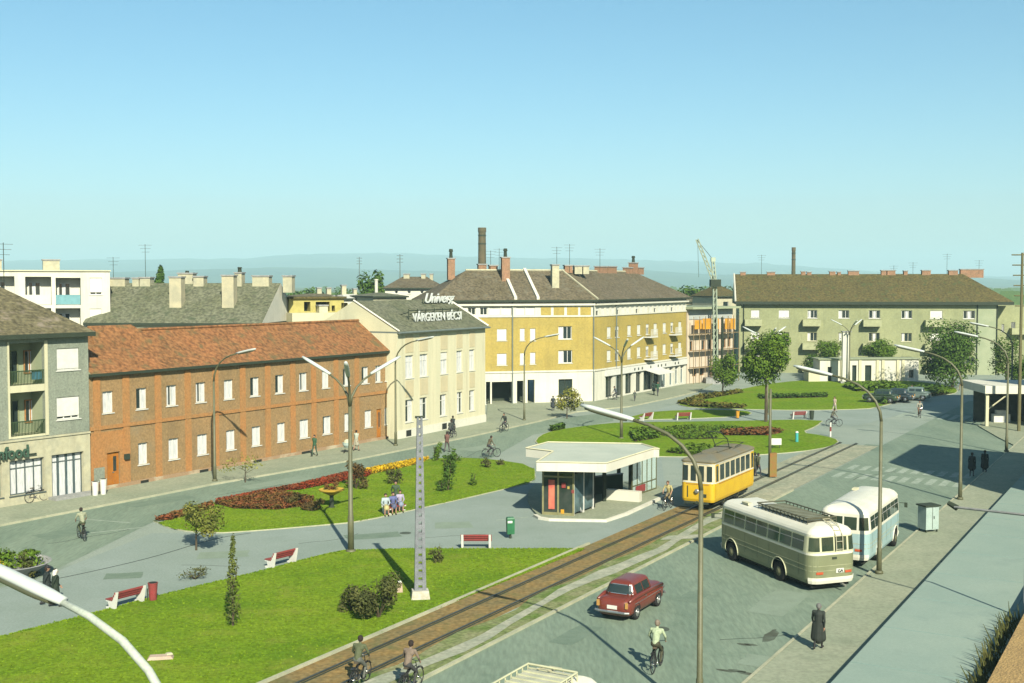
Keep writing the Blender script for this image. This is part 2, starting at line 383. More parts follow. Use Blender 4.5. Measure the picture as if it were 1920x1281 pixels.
def chimney(root, f, x0, x1, y0, y1, w, th=.6, m=None, cap=True, pot=None, zb=None):
    a, b, c, d = f.rect(x0, x1, y0, y1, w); m = m or STONE; c = zb if zb is not None else c; mb = MB()
    mb.bf(f, a, b, w - th / 2, w + th / 2, c, d)
    o = mb.build('chimney', m, root)
    if cap:
        k = MB(); k.bf(f, a - .08, b + .08, w - th / 2 - .08, w + th / 2 + .08, d + .002, d + .14); k.build('chimney_cap', CONC, o)
    if pot:
        k = MB(); zz = f.uz((x0 + x1) / 2, pot, w)[1]; um = (a + b) / 2; c_ = f.pt(um, w, d + .13); r_ = min(.22, (b - a) * .3)
        k.lathe(c_, [(r_, 0), (r_ * .8, (zz - d) * .6), (r_ * 1.2, (zz - d) * .62), (r_ * .9, zz - d - .13)], 8); k.build('chimney_pot', FASC, o)
    return o
def antenna(root, f, px, yt, yb, w, kind=0):
    u, z1 = f.uz(px, yt, w); z0 = f.uz(px, yb, w)[1]; mb = MB(); mb.tube([f.pt(u, w, z0), f.pt(u, w, z1)], .025, 4)
    for k in range(3):
        z = z1 - .1 - .35 * k; l = .7 - .12 * k; mb.tube([f.pt(u - l, w + .1 * k, z), f.pt(u + l, w, z)], .012, 3)
    mb.build('antenna', FASC, root)
def text(s, size, depth, m, loc, rot, parent, name='lettering', shear=0, extrude=.05, spacing=1.0):
    cu = bpy.data.curves.new(name, 'FONT'); cu.body = s; cu.size = size; cu.extrude = extrude; cu.shear = shear; cu.space_character = spacing; cu.offset = .012 * size
    t = bpy.data.objects.new('tmp_text', cu); COL.objects.link(t)
    bpy.context.view_layer.update()
    me = bpy.data.meshes.new_from_object(t.evaluated_get(bpy.context.evaluated_depsgraph_get())); bpy.data.objects.remove(t)
    me.name = name; me.materials.clear(); me.materials.append(m)
    o = bpy.data.objects.new(name, me); COL.objects.link(o); o.parent = parent
    wo = parent['wo'] if parent is not None and 'wo' in parent else (0, 0, 0)
    o.location = (loc[0] - wo[0], loc[1] - wo[1], loc[2] - wo[2]); o.rotation_euler = rot
    return o

# ================================================================ THE GROUND
gm = MB(); gm.quad((-9000, -200, -.08), (9000, -200, -.08), (9000, 14000, -.08), (-9000, 14000, -.08))
tag(gm.build('ground', FIELD), kind='structure')
slab('square_asphalt', [(-90, 5), (95, 5), (125, 210), (-70, 210)], 0, ASPH, side=.05)
road = slab('road', [ST(-10, -23.4), ST(-10, -13.4), ST(150, -13.4), ST(150, -23.4)], .004, ROADM, side=0)
slab('pavement', [ST(5, -13.35), ST(5, -2), ST(150, -2), ST(150, -13.35)], .12, PAVE, side=.12)
strip('kerb', [ST(5, -13.42), ST(150, -13.42)], .11, 0, .135, KERB)
strip('kerb', [ST(20, -23.45), ST(79, -23.45)], .14, 0, .10, KERB)
# left street and its pavement
LF = [(-200, 1035), (0, 986), (212, 945), (400, 908), (650, 865), (880, 819), (1010, 790), (1080, 772), (1180, 762), (1262, 745), (1310, 733)]
slab('street', [G(x, y) for x, y in [(-200, 1035), (0, 986), (212, 945), (650, 865), (880, 819), (1010, 790), (1150, 772), (1150, 790), (1000, 815), (920, 860), (800, 865), (650, 895), (400, 950), (285, 980), (60, 1090), (-300, 1160)]], .006, ROADM, side=0)
bk = [(-200, 985), (0, 953), (170, 924), (742, 820), (912, 790), (915, 757), (1112, 752), (1290, 720), (1375, 708)]
slab('pavement', [G(x, y + 1) for x, y in LF] + [G(x, y - 6) for x, y in reversed(bk)], .11, PAVE, side=.11)
strip('kerb', [G(x, y + 1.5) for x, y in LF], .14, 0, .125, KERB)
# the plaza paths
slab('footpath', [G(x, y) for x, y in [(-300, 1170), (60, 1090), (285, 1000), (420, 1001), (600, 988), (675, 981), (800, 952), (950, 917), (1003, 906), (1003, 870), (1240, 858), (1250, 940), (1190, 1000), (1097, 1031), (665, 1032), (555, 1057), (480, 1078), (150, 1162), (0, 1199), (-300, 1260)]], .008, PATHM, side=0)
slab('footpath', [G(x, y) for x, y in [(1165, 793), (1165, 786), (1262, 760), (1300, 764), (1640, 768), (1700, 752), (1790, 752), (1600, 800), (1545, 790)]], .008, PATHM, side=0)
# lawns
def lawn(px, it=1, m=GRASS, kw=.12, world=None, lab=None):
    q = smooth_px(px, it); pts = [G(x, y) for x, y in q]
    o = slab('lawn', pts, .07, m, kind='stuff', side=.07)
    strip('kerb', pts, kw, -.01, .055, KERB, closed=True)
    return o
L1 = [(1092, 1031), (665, 1031), (600, 1044), (480, 1076), (295, 1120), (150, 1160), (0, 1197), (-300, 1272)]
p1 = [G(x, y) for x, y in smooth_px(L1, 1, False)] + [Vector((-22, 25, 0)), ST(10, -28.15), ST(40, -28.1), G(1085, 1036)]
slab('lawn', p1, .07, GRASS, kind='stuff', side=.07); strip('kerb', p1[:16], .12, -.01, .05, KERB)
strip('kerb', [ST(10, -28.05), ST(57.3, -28.05)], .14, 0, .11, KERB)
lawn([(300, 983), (330, 968), (400, 943), (470, 930), (550, 915), (650, 890), (775, 865), (850, 859), (920, 862), (1000, 874), (1004, 904), (950, 917), (860, 938), (800, 951), (675, 979), (600, 986), (480, 996), (400, 1001), (330, 995), (285, 976)])
lawn([(1003, 832), (1012, 818), (1040, 808), (1110, 798), (1165, 793), (1350, 791), (1545, 787), (1530, 800), (1500, 812), (1545, 818), (1574, 827), (1560, 838), (1500, 848), (1400, 855), (1240, 858), (1040, 850)], 1, GRASSD, .2)
lawn([(1168, 788), (1195, 779), (1230, 772), (1330, 769), (1400, 771), (1411, 777), (1380, 782), (1280, 786)], 1, GRASSD, .2)
lawn([(1266, 758), (1290, 748), (1340, 739), (1390, 731), (1430, 722), (1500, 714), (1570, 712), (1660, 714), (1720, 716), (1790, 727), (1796, 736), (1775, 741), (1700, 748), (1655, 762), (1620, 768), (1500, 770), (1400, 768), (1300, 766)], 1, GRASSD, .2)
def tufts(pts, n, name='grass_tufts', h=.035, edge=.25):
    pts = [Vector((p[0], p[1], 0)) for p in pts]; tri = tessellate_polygon([pts]); T = [(pts[a], pts[b], pts[c]) for a, b, c in tri]; A = [((b - a).cross(c - a)).length for a, b, c in T]; fm = MB(); m_ = len(pts)
    for k in range(n):
        if random.random() < edge:
            i = random.randrange(m_); p = pts[i].lerp(pts[(i + 1) % m_], random.random()) + Vector((random.gauss(0, .05), random.gauss(0, .05), 0))
        else:
            a, b, c = random.choices(T, A)[0]; u, v = random.random(), random.random()
            if u + v > 1: u, v = 1 - u, 1 - v
            p = a + (b - a) * u + (c - a) * v
        if p.y < 36: continue
        t = random.uniform(0, 6.28); x = Vector((math.cos(t), math.sin(t), 0)) * random.uniform(.02, .05); l = Vector((random.uniform(-.05, .05), random.uniform(-.05, .05), h * random.uniform(.5, 1.6))); z = Vector((0, 0, .06))
        fm.quad(p + z - x, p + z + x, p + z + l + x * .3, p + z + l - x * .3)
    tag(fm.build(name, mat('tuft_blades', (.11, .21, .010), (.20, .29, .018), scale=1.5, rough=1, spec=.05, fine=.3)), kind='stuff')
tufts(p1, 22000)
tufts([G(x, y) for x, y in [(300, 983), (400, 955), (650, 905), (800, 875), (920, 864), (1000, 880), (1000, 902), (860, 938), (675, 978), (480, 995), (330, 994)]], 12000)
# tram track bed, verge, worn path, rails
slab('track_bed', [ST(5, -27.95), ST(5, -25.2), ST(86, -25.2), ST(80, -27.95)], .03, DIRT, side=.03)
wob = [ST(s, -25.25 + .18 * math.sin(s * .9) + random.uniform(-.1, .1)) for s in range(8, 74, 2)]
slab('verge', wob + [ST(73, -23.5), ST(8, -23.5)], .04, STRIPM, kind='stuff', side=.04)
pth = [ST(s, -24.75 + .28 * math.sin(s * .35) + random.uniform(-.1, .1)) for s in range(8, 72, 2)]
pt2 = [ST(s, -24.15 + .25 * math.sin(s * .35 + .6) + random.uniform(-.12, .12)) for s in range(72, 7, -2)]
slab('worn_path', pth + pt2, .05, SAND, side=0)
for s in (60, 66.5): slab('worn_path', [ST(s, -25.1), ST(s + 1.2, -25.1), ST(s + 2.6, -23.55), ST(s + 1.3, -23.55)], .052, SAND, side=0)
for t in (-27.0, -25.6):
    strip('rail', [ST(8, t), ST(105, t - .0)], .09, .0, .075, RAIL); strip('rail_groove', [ST(8, t + .13), ST(105, t + .13)], .10, .0, .034, FASC)
slab('track_paving', [ST(70, -28.0), ST(70, -23.5), ST(104, -23.5), ST(104, -28)], .034, SAND if False else mat('track_setts', (.40, .39, .27), (.26, .29, .2), scale=.6, nr=.7, fine=.25, fscale=4, stretch=(1, 1, 1)), side=0)
slab('pavement', [G(x, y) for x, y in [(1834, 800), (1846, 792), (2000, 792), (2060, 838), (1900, 836), (1872, 822)]], .1, PAVE, side=.1)
# crossings
def zebra(s0, s1, t0, t1, n, ww=.5):
    mb = MB()
    for k in range(n):
        t = t0 + (t1 - t0) * k / (n - 1); a, b, c, d = ST(s0, t - ww / 2), ST(s0, t + ww / 2), ST(s1, t + ww / 2), ST(s1, t - ww / 2)
        mb.quad(*[(p.x, p.y, .009) for p in (a, b, c, d)])
    tag(mb.build('road_marking', PAINT), kind='structure')
zebra(86.0, 88.6, -22.5, -14.2, 10); zebra(90.2, 92.6, -22.5, -14.2, 10); zebra(128, 133, -27, -14.5, 13, .6)
mb = MB()
for a, b in (((160, 974), (245, 981)), ((170, 1000), (280, 988)), ((930, 976), (990, 970)), ((1740, 1097), (1660, 1094))):
    p, q = G(*a), G(*b); d = (q - p).normalized(); n = Vector((-d.y, d.x, 0)) * .09
    mb.quad(*[(v.x, v.y, .014) for v in (p - n, q - n, q + n, p + n)])
tag(mb.build('road_marking', PAINT), kind='structure')
# seam and patches in the asphalt
strip('asphalt_seam', [G(x, y) for x, y in smooth_px([(60, 1095), (160, 1075), (290, 1045), (400, 1010), (470, 1000)], 2, False)], .09, 0, .014, mat('tar', (.07, .09, .075)))
OIL = mat('oil_stain', (.06, .065, .04), (.12, .15, .11), scale=1.5, ramp=(.3, .6))
for x, y, a, b in ((1395, 1209, .3, .12), (1408, 1209, .3, .12), (1362, 1258, .4, .12), (1382, 1258, .35, .12), (1405, 1264, .5, .15), (1445, 1192, .25, 1.0)):
    c = G(x, y); pts = [(c.x + RD.x * math.cos(t) * b * random.uniform(.6, 1.1) + RN.x * math.sin(t) * a, c.y + RD.y * math.cos(t) * b + RN.y * math.sin(t) * a * random.uniform(.7, 1.2)) for t in [k * math.pi / 6 for k in range(12)]]
    slab('oil_stain', pts, .0075, OIL, side=0)

# repairs, cracks and covers in the paving
PT = [mat('asphalt_patch_dark', (.14, .20, .145), (.19, .255, .19), scale=1.2, nr=.7), mat('asphalt_patch_pale', (.26, .33, .25), (.22, .28, .21), scale=1.2, nr=.7)]
for i, (x, y, a, b, rz_) in enumerate(((1080, 1190, 1.4, .5, 0), (1460, 1130, 2.2, .8, 0), (1300, 1120, .9, .5, 0), (1550, 870, 3.0, 1.0, 0), (1640, 840, 2.0, 1.2, 0), (1420, 1240, .7, .6, 0), (300, 940, 2.4, .8, .9), (520, 905, 3.0, .8, .9), (120, 1000, 1.6, .9, .9), (900, 840, 2.0, 1.0, .9), (700, 1005, 1.5, .7, .3), (420, 1040, 1.3, .8, .2), (230, 1080, .9, .6, .2), (850, 985, 1.1, .9, .1))):
    c = G(x, y); an = R(29.8) if not rz_ else -rz_ + R(90); e1 = Vector((math.sin(an), math.cos(an), 0)); e2 = Vector((e1.y, -e1.x, 0)); n_ = 9
    pts = [c + e1 * a * sx * random.uniform(.9, 1.05) + e2 * b * sy * random.uniform(.85, 1.1) for sx, sy in ((-1, -1), (-.4, -1), (.3, -1), (1, -1), (1, .2), (1, 1), (.2, 1), (-.5, 1), (-1, 1))]
    slab('asphalt_patch', pts, .011 + .0002 * i, PT[i % 2], side=0)
for i, (x, y, L_, an) in enumerate(((1500, 1060, 5, 40), (1600, 900, 6, 20), (1350, 1200, 3, 70), (780, 1010, 4, 80), (560, 1020, 4, 60), (340, 1060, 3, 100), (90, 1020, 5, 60), (400, 930, 6, 35), (860, 860, 5, 50), (1750, 1080, 3, 30))):
    p = G(x, y); a_ = R(an); q = [p]
    for k in range(int(L_ * 2)):
        a_ += random.uniform(-.3, .3); a_ = max(R(an - 40), min(R(an + 40), a_)); q.append(q[-1] + Vector((math.sin(a_), math.cos(a_), 0)) * .5)
    strip('asphalt_crack', q, .035, 0, .0145 if x < 1700 else .125, MATS['tar'])
mb = MB()
for x, y in ((1240, 1180), (1530, 990), (350, 975), (760, 1000), (1580, 845)):
    c = G(x, y); mb = MB(); mb.lathe((c.x, c.y, 0), [(.33, .0), (.33, .0165)], 16); tag(mb.build('manhole_cover', mat('cast_iron', (.09, .11, .08), rough=.7)), 'round iron manhole cover ' + {1240: 'beside the red car on the road', 1530: 'in the road behind the two buses', 350: 'in the left street near the flower lawn tip', 760: 'on the plaza path near the lattice pole', 1580: 'in the far road near the tram tracks'}[x], 'manhole cover', 'manhole covers')
# hills
HP = [(-500, 500), (-200, 496), (0, 491), (170, 488), (330, 487), (480, 486), (545, 480), (620, 476), (700, 475), (790, 477), (880, 482), (980, 484), (1100, 486), (1200, 488), (1300, 491), (1400, 494), (1480, 500), (1560, 507), (1640, 512), (1760, 517), (1900, 521), (2400, 525)]
def hpy(x, prof):
    for (a, b), (c, d) in zip(prof, prof[1:]):
        if a <= x <= c: return b + (d - b) * (x - a) / (c - a)
    return prof[-1][1]
def hills(name, prof, Y, dy, m, jit):
    mb = MB(); xs = range(-500, 2401, 20); rows = 8; o = 0
    for r in range(rows + 1):
        k = r / rows; yy = Y - dy * (1 - k)
        for x in xs:
            zt = ZH(hpy(x, prof), Y) - 14; X = (x - 960) / F * Y
            z = 14 + zt - 14 * 1 if False else (zt + 14) * (math.sin(k * math.pi / 2) ** 1.3)
            z += jit * (random.random() - .5) * (k if k < 1 else .35)
            mb.v.append((X + (random.random() - .5) * 10, yy, z - .5))
    n = len(list(xs))
    for r in range(rows):
        for i in range(n - 1):
            a = r * n + i; mb.f.append((a, a + 1, a + n + 1, a + n)); mb.m.append(0)
    tag(mb.build(name, m, smooth=True), kind='structure')
HILL = mat('wooded_hills', (.035, .08, .03), (.09, .13, .04), scale=.0016, rough=1, spec=0, fine=.25, fscale=.01)
hills('hills', HP, 8000, 2600, HILL, 14)
hills('foothills', [(x, min(529.3, 502 + (y - 475) * .55 + 5 * math.sin(x * .01))) for x, y in HP], 5200, 1500, HILL, 8)

# ================================================================ BUILDINGS
def base(name, label, cat, f, group=None): return thing(name, label, cat, (f.A.x, f.A.y, 0), 0, group, world=True)

# ---- grey apartment house with the shops, far left
a0, b0 = G(0, 955), G(170, 927); e0 = (b0 - a0).normalized()
f = Fac(b0 - e0 * 26, b0); rt = base('apartment_house', 'grey rendered apartment house with stone-clad shopfronts and two loggias', 'building', f)
ze = f.uz(169, 629)[1]; zg = f.uz(85, 818)[1]
R_ = lambda *a: f.rect(*a)
log = (f.uz(18, 730)[0], f.uz(84, 730)[0], f.uz(51, 820)[1], f.uz(51, 643)[1])
w1, w2 = R_(106, 148, 653, 694), R_(106, 149, 744, 786)
s1, s2, s0 = R_(17, 82, 861, 926), R_(96, 156, 850, 925), R_(-62, 3, 872, 938)
s2 = (s2[0], s2[1], .15, s2[3])
lft = [tuple([w1[0] - 7.6, w1[1] - 7.6, *w1[2:]]), tuple([w2[0] - 7.6, w2[1] - 7.6, *w2[2:]])]
mb = MB(); wall(mb, f, zg, ze, [log, w1, w2] + lft, .28, None); sides(mb, f, 11, 0, ze); mb.build('wall', GREYW, rt)
mb = MB(); wall(mb, f, 0, zg - .005, [s0, s1, s2], .4, None, w=-.04); mb.bf(f, 0, f.L, -.12, -.042, zg - .12, zg); mb.bf(f, -0.0, f.L + .03, -.09, -.042, 0, .12); mb.build('shopfront_wall', STONE, rt)
mb = MB()   # loggia: back wall, floors, side trims
mb.quad(f.pt(log[0], 1.5, log[2]), f.pt(log[1], 1.5, log[2]), f.pt(log[1], 1.5, log[3]), f.pt(log[0], 1.5, log[3]))
for u in log[:2]: mb.quad(f.pt(u, .28, log[2]), f.pt(u, 1.5, log[2]), f.pt(u, 1.5, log[3]), f.pt(u, .28, log[3]))
mb.build('loggia_wall', GREYL, rt)
z_ = f.uz(51, 722)[1]; z2_ = f.uz(51, 735)[1]
mb = MB(); mb.bf(f, log[0] + .01, log[1] - .01, -.02, 1.5, z2_, z_); mb.build('loggia_floor', CREAM, rt); mb = MB(); mb.bf(f, log[0] + .01, log[1] - .01, .0, 1.5, log[2] - .01, log[2] + .12); mb.build('loggia_floor', CREAM, rt)
mb = MB()
mb.bf(f, log[0] - .12, log[0] - .002, -.05, .28, log[2], log[3] + .1); mb.bf(f, log[1] + .002, log[1] + .22, -.05, .28, log[2], log[3] + .1); mb.build('loggia_trim', CREAM, rt)
for zb in (z_, log[2] + .12):
    mb = MB()
    for k in range(24):
        u = log[0] + .05 + (log[1] - log[0] - .1) * k / 23; mb.bf(f, u - .02, u + .02, .04, .07, zb, zb + .85)
    mb.bf(f, log[0], log[1], .03, .08, zb + .85, zb + .92); mb.build('railing', mat('railing_green', (.04, .075, .03)), rt)
    d = (log[0] + .5, log[0] + 1.5, zb, zb + 2.15); window(rt, f, d, 0, sill=False, w=1.48, frame=GREENW, name='balcony_door')
    window(rt, f, (log[0] + 1.9, log[0] + 2.7, zb + .6, zb + 2.1), 0, sill=False, w=1.48, frame=BRICKO, curt=[(.4, 1)])
mb = MB(); mb.bf(f, log[1] - .75, log[1] - .15, .12, .3, z_ + .3, z_ + .86); mb.build('blue_blanket', mat('blue_cloth', (.08, .32, .5)), rt)
for w_ in (w1, w2): window(rt, f, w_, .16, blind=.93 if w_ is w1 else .86, mull=2, ft=.08)
for w_ in lft: window(rt, f, w_, .16, blind=.8, mull=2, ft=.08)
for s_ in (s0, s1): window(rt, f, s_, .3, frame=mat('shop_frame', (.10, .13, .13), rough=.4), glass=CURT, mull=3, trans=.76, w=-.04, name='shop_window')
window(rt, f, s2, .3, frame=MATS['shop_frame'], glass=GLASSB, mull=3, trans=.82, w=-.04, sill=False, curt=[(0, .22), (.3, .48), (.56, .72), (.8, 1)], name='shop_door')
mb = MB(); mb.bf(f, s2[0] - .3, s2[1] + .4, -.9, -.045, 0, .28); mb.build('doorstep', CONC, rt)
u_, z__ = f.uz(-22, 868); ang = math.atan2(f.e.y, f.e.x)
sg = text('onfood', 1.1, .1, mat('sign_green', (.05, .11, .07)), f.pt(u_, -.2, z__ + .1), (math.pi / 2, 0, ang), rt, 'shop_sign', extrude=.06); sg.scale = ((f.uz(50, 850)[0] - u_) / max(v.co.x for v in sg.data.vertices), 1, 1)
a, b = f.uz(-30, 862), f.uz(65, 846); mb = MB(); mb.tube([f.pt(a[0], -.18, a[1]), f.pt(b[0], -.18, a[1])], .05, 6); mb.build('sign_rail', FASC, rt)
roof(rt, f, 11, ze + .25, ze + 3.7, [TILE_G, GREYW], over=.5, endL=.4, endR=.25, hipL=5, hipR=4.2, th=.28)
antenna(rt, f, 6, 455, 530, 5.5)

# ---- brown brick-coloured two-storey terrace
f = Fac(G(170, 926), G(745, 821)); rt = base('terrace_building', 'long two-storey brown terrace with orange pilasters and rusty tiled roof', 'building', f)
ze = 7.85; up = [(192, 212, 732, 774), (255, 275, 726, 767), (312, 331, 721, 760), (367, 385, 716, 754), (420, 437, 711, 749), (469, 486, 706, 743), (516, 532, 702, 737), (561, 576, 699, 733), (604, 617, 695, 727), (643, 656, 692, 724), (678, 691, 689, 720), (704, 715, 688, 717), (722, 735, 686, 715)]
lo = [(259, 277, 830, 870), (316, 335, 822, 862), (370, 389, 814, 854), (424, 441, 806, 844), (472, 489, 800, 836), (520, 535, 792, 828), (562, 579, 786, 821), (605, 621, 780, 815), (646, 658, 775, 808), (684, 697, 769, 801), (721, 730, 765, 794)]
UR = [R2 for R2 in (f.rect(*r) for r in up)]; LR = [f.rect(*r) for r in lo]
zu = (sum(r[2] for r in UR) / len(UR), sum(r[3] for r in UR) / len(UR)); zl = (sum(r[2] for r in LR) / len(LR), sum(r[3] for r in LR) / len(LR))
UR = [(r[0], r[1], *zu) for r in UR]; LR = [(r[0], r[1], *zl) for r in LR]
D1, D2 = f.rect(200, 224, 848, 916), f.rect(706, 715, 767, 824); D1 = (D1[0], D1[1], .14, D1[3]); D2 = (D2[0], D2[1], .14, D2[3])
mb = MB(); wall(mb, f, 0, ze, UR + LR + [D1, D2], .2); sides(mb, f, 6.4, 0, ze); mb.build('wall', BRICKW, rt)
for r in UR: window(rt, f, r, .17, mull=1, curt=random.choice([[(.55, 1)], [(0, .3), (.6, 1)], [(.5, 1)], [(0, 1)]]))
for r in LR: window(rt, f, r, .17, mull=1, curt=random.choice([[(.3, 1)], [(0, .35), (.45, 1)], [(0, 1)], [(.2, 1)]]))
DOORM = mat('orange_door', (.46, .17, .015), (.36, .13, .02), scale=2)
for i, d in enumerate((D1, D2)):
    mb = MB(); mb.bf(f, d[0], d[1], .1, .17, d[2], d[3]); 
    for k in (0, 1):
        x0 = d[0] + (d[1] - d[0]) * (.08 + .47 * k); x1 = x0 + (d[1] - d[0]) * .36
        mb.bf(f, x0, x1, .075, .102, d[2] + .15, d[2] + 1.0)
    o = mb.build('door', DOORM, rt); g = MB(); g.bf(f, d[0] + (d[1] - d[0]) * .56, d[0] + (d[1] - d[0]) * .8, .085, .098, d[2] + 1.1, d[3] - .3); g.build('pane', GLASS, o)
    g = MB(); g.bf(f, (d[0] + d[1]) / 2 - .02, (d[0] + d[1]) / 2 + .1, .04, .09, d[2] + 1.0, d[2] + 1.06); g.build('handle', CHROME, o)
for x in (181, 236, 296, 352, 404, 455, 502, 549, 588, 630, 669):
    u = f.uz(x, 750)[0]; mb = MB(); mb.bf(f, u - .28, u + .28, -.06, -.002, .1, ze - .2); mb.build('pilaster', BRICKO, rt)
u = f.uz(205, 800)[0]; mb = MB(); mb.bf(f, .05, D1[0], -.035, -.003, .1, 4.0); mb.bf(f, D1[1], f.uz(232, 800)[0], -.035, -.003, .1, 4.0); mb.bf(f, D1[0] + .001, D1[1] - .001, -.034, -.003, D1[3], 4.0); mb.build('entrance_panel', BRICKO, rt)
zb = f.uz(410, 772)[1]; mb = MB(); mb.bf(f, 0, f.L, -.09, -.004, zb - .22, zb + .02); mb.build('string_course', BRICKO, rt)
mb = MB(); mb.bf(f, 0, f.L, -.14, -.005, 0, .35); mb.build('plinth', mat('worn_plinth', (.36, .24, .14), (.5, .43, .3), scale=.6, ramp=(.5, .62), fine=.2), rt)
mb = MB(); a = f.rect(231, 240, 851, 861); mb.bf(f, a[0], a[1], -.22, -.065, a[2], a[3]); mb.build('letter_box', FASC, rt)
a = f.rect(175, 194, 877, 904); mb = MB(); mb.bf(f, a[0], a[1], -.12, -.045, a[2], a[3]); mb.build('notice_board', GREYW, rt)
for r in LR[::2]:
    mb = MB(); mb.bf(f, r[0] + .05, r[1] - .1, -.16, -.142, .08, .3); mb.build('cellar_vent', DARK, rt)
roof(rt, f, 6.2, ze + .12, 10.55, [TILE_O, GREYL], over=.35, endL=.1, endR=.2, hipR=0, th=.2)
mb = MB(); mb.tube([f.pt(.2, 3.1, 10.6), f.pt(f.L, 3.1, 10.6)], .13, 6); mb.build('ridge_tiles', TILE_O, rt)
for u in ():
    mb = MB(); mb.hexa([f.pt(u, -.3, 8.0), f.pt(u + .7, -.3, 8.0), f.pt(u + .7, 3, 10.56), f.pt(u, 3, 10.56), f.pt(u, -.3, 8.06), f.pt(u + .7, -.3, 8.06), f.pt(u + .7, 3, 10.62), f.pt(u, 3, 10.62)]); mb.build('roof_patch', TILE_V, rt)
mb = MB(); mb.hexa([f.pt(2.0, 1.6, 9.4), f.pt(8.2, 1.6, 9.4), f.pt(7.2, 4.6, 9.4), f.pt(2.0, 4.6, 9.4), f.pt(2.6, 3.0, 11.0), f.pt(6.2, 3.0, 11.0), f.pt(6.2, 3.2, 11.0), f.pt(2.6, 3.2, 11.0)]); mb.build('raised_roof_section', TILE_O, rt)

# ---- beige three-storey house with the roof sign
f = Fac(G(745, 826), G(910, 793)); rt = base('striped_building', 'pale beige striped building carrying white roof lettering', 'building', f)
ze = 9.5; US = [(760, 775, 666, 707), (787, 802, 663, 705), (826, 839, 661, 702), (856, 867, 658, 698), (880, 890, 656, 697)]
LS = [(760, 774, 748, 790), (787, 801, 745, 786), (825, 837, 741, 780), (857, 867, 735, 775), (880, 890, 732, 771)]
UR = [f.rect(*r) for r in US]; LR = [f.rect(*r) for r in LS]
zu = (sum(r[2] for r in UR) / 5, sum(r[3] for r in UR) / 5); zl = (sum(r[2] for r in LR) / 5, sum(r[3] for r in LR) / 5)
UR = [(r[0], r[1], *zu) for r in UR]; LR = [(r[0], r[1], *zl) for r in LR]
mb = MB(); wall(mb, f, 0, ze, UR + LR, .22); sides(mb, f, 9.4, 0, ze); mb.build('wall', BEIGE, rt)
for i, r in enumerate(UR):
    window(rt, f, r, .18, blind=[.0, 0, .35, 0, 0][i] or None, curt=[(0, .45), (.55, 1)] if i % 2 else [(.2, 1)], trans=.72)
    for c, d in ((r[3] + .25, ze - .25), (LR[i][3] + .25, r[2] - .2)):
        mb = MB(); mb.bf(f, r[0], r[1], -.03, -.003, c, d); mb.build('tan_panel', TANP, rt)
for i, r in enumerate(LR): window(rt, f, r, .18, curt=[(0, .45)] if i % 2 else [(.5, 1)], trans=.72)
mb = MB(); mb.bf(f, 0, f.L + .05, -.08, -.004, 0, .85); mb.build('plinth', WHITEW, rt)
for x, y in ((765, 815), (832, 803)):
    c = f.uz(x, y); mb = MB(); mb.bf(f, c[0] - .4, c[0] + .4, -.095, -.082, .2, .75); mb.build('cellar_vent', DARK, rt)
roof(rt, f, 9.4, ze + .15, 12.35, [TILE_D, CREAM], over=.3, endL=.0, endR=.1, th=.15, gutter=GUTT)
mb = MB(); mb.tube([f.pt(-.2, -.42, ze + .05), f.pt(f.L + .2, -.42, ze + .05)], .1, 6); mb.build('gutter', GUTT, rt)
mb = MB(); mb.tube([f.pt(f.L + .12, -.3, ze + .2), f.pt(f.L + .12, 4.7, 12.45)], .12, 4); mb.tube([f.pt(-.02, -.3, ze + .2), f.pt(-.02, 4.7, 12.4)], .09, 4); mb.build('verge_capping', WHITEW, rt)
# roof sign: lettering on a frame (its own thing)
fs = Fac(f.pt(0, 1.0, 0), f.pt(f.L, 1.0, 0)); a = fs.rect(773, 866, 584, 602)
sg = thing('roof_sign', 'white block and script letters on a frame above the pale beige roof', 'sign', (f.A.x, f.A.y, 0), world=True)
ang = math.atan2(f.e.y, f.e.x)
BACK = mat('sign_back', (.17, .27, .31))
LET = mat('sign_white', (.70, .74, .70), fine=0)
t = text('VÁRGEKEN BÉCSI', 1.0, .1, LET, fs.pt(a[0] + .1, .0, a[2] + .05), (math.pi / 2, 0, ang), sg, 'block_letters', extrude=.05)
bw = max(v.co.x for v in t.data.vertices); t.scale = ((a[1] - a[0] - .2) / bw, 1.1, 1)
mb = MB()
for k in range(7):
    u = a[0] + (a[1] - a[0]) * k / 6; mb.tube([fs.pt(u, .4, 10.6), fs.pt(u, .4, a[3] + .3)], .05, 5); mb.tube([fs.pt(u, .4, a[3]), fs.pt(u, 1.8, 10.9)], .04, 4)
mb.tube([fs.pt(a[0], .4, a[2] - .2), fs.pt(a[1], .4, a[2] - .2)], .05, 5); mb.tube([fs.pt(a[0], .4, a[3] + .15), fs.pt(a[1], .4, a[3] + .15)], .05, 5)
mb.build('sign_frame', FASC, sg)
fs2 = Fac(f.pt(0, 3.8, 0), f.pt(f.L, 3.8, 0)); b = fs2.rect(795, 852, 549, 571)
t = text('Univerg', 1.6, .1, LET, fs2.pt(b[0], 0, b[2] + .2), (math.pi / 2, 0, ang), sg, 'script_letters', shear=.4, extrude=.05)
bw = max(v.co.x for v in t.data.vertices); t.scale = ((b[1] - b[0]) / bw, .85, 1)
mb = MB()
for k in range(5): u = b[0] + (b[1] - b[0]) * k / 4; mb.tube([fs2.pt(u, .15, 11.6), fs2.pt(u, .15, b[2] + .6)], .05, 5)
mb.tube([fs2.pt(b[0], .15, b[2] + .15), fs2.pt(b[1], .15, b[2] + .15)], .05, 5); mb.build('sign_frame', FASC, sg)

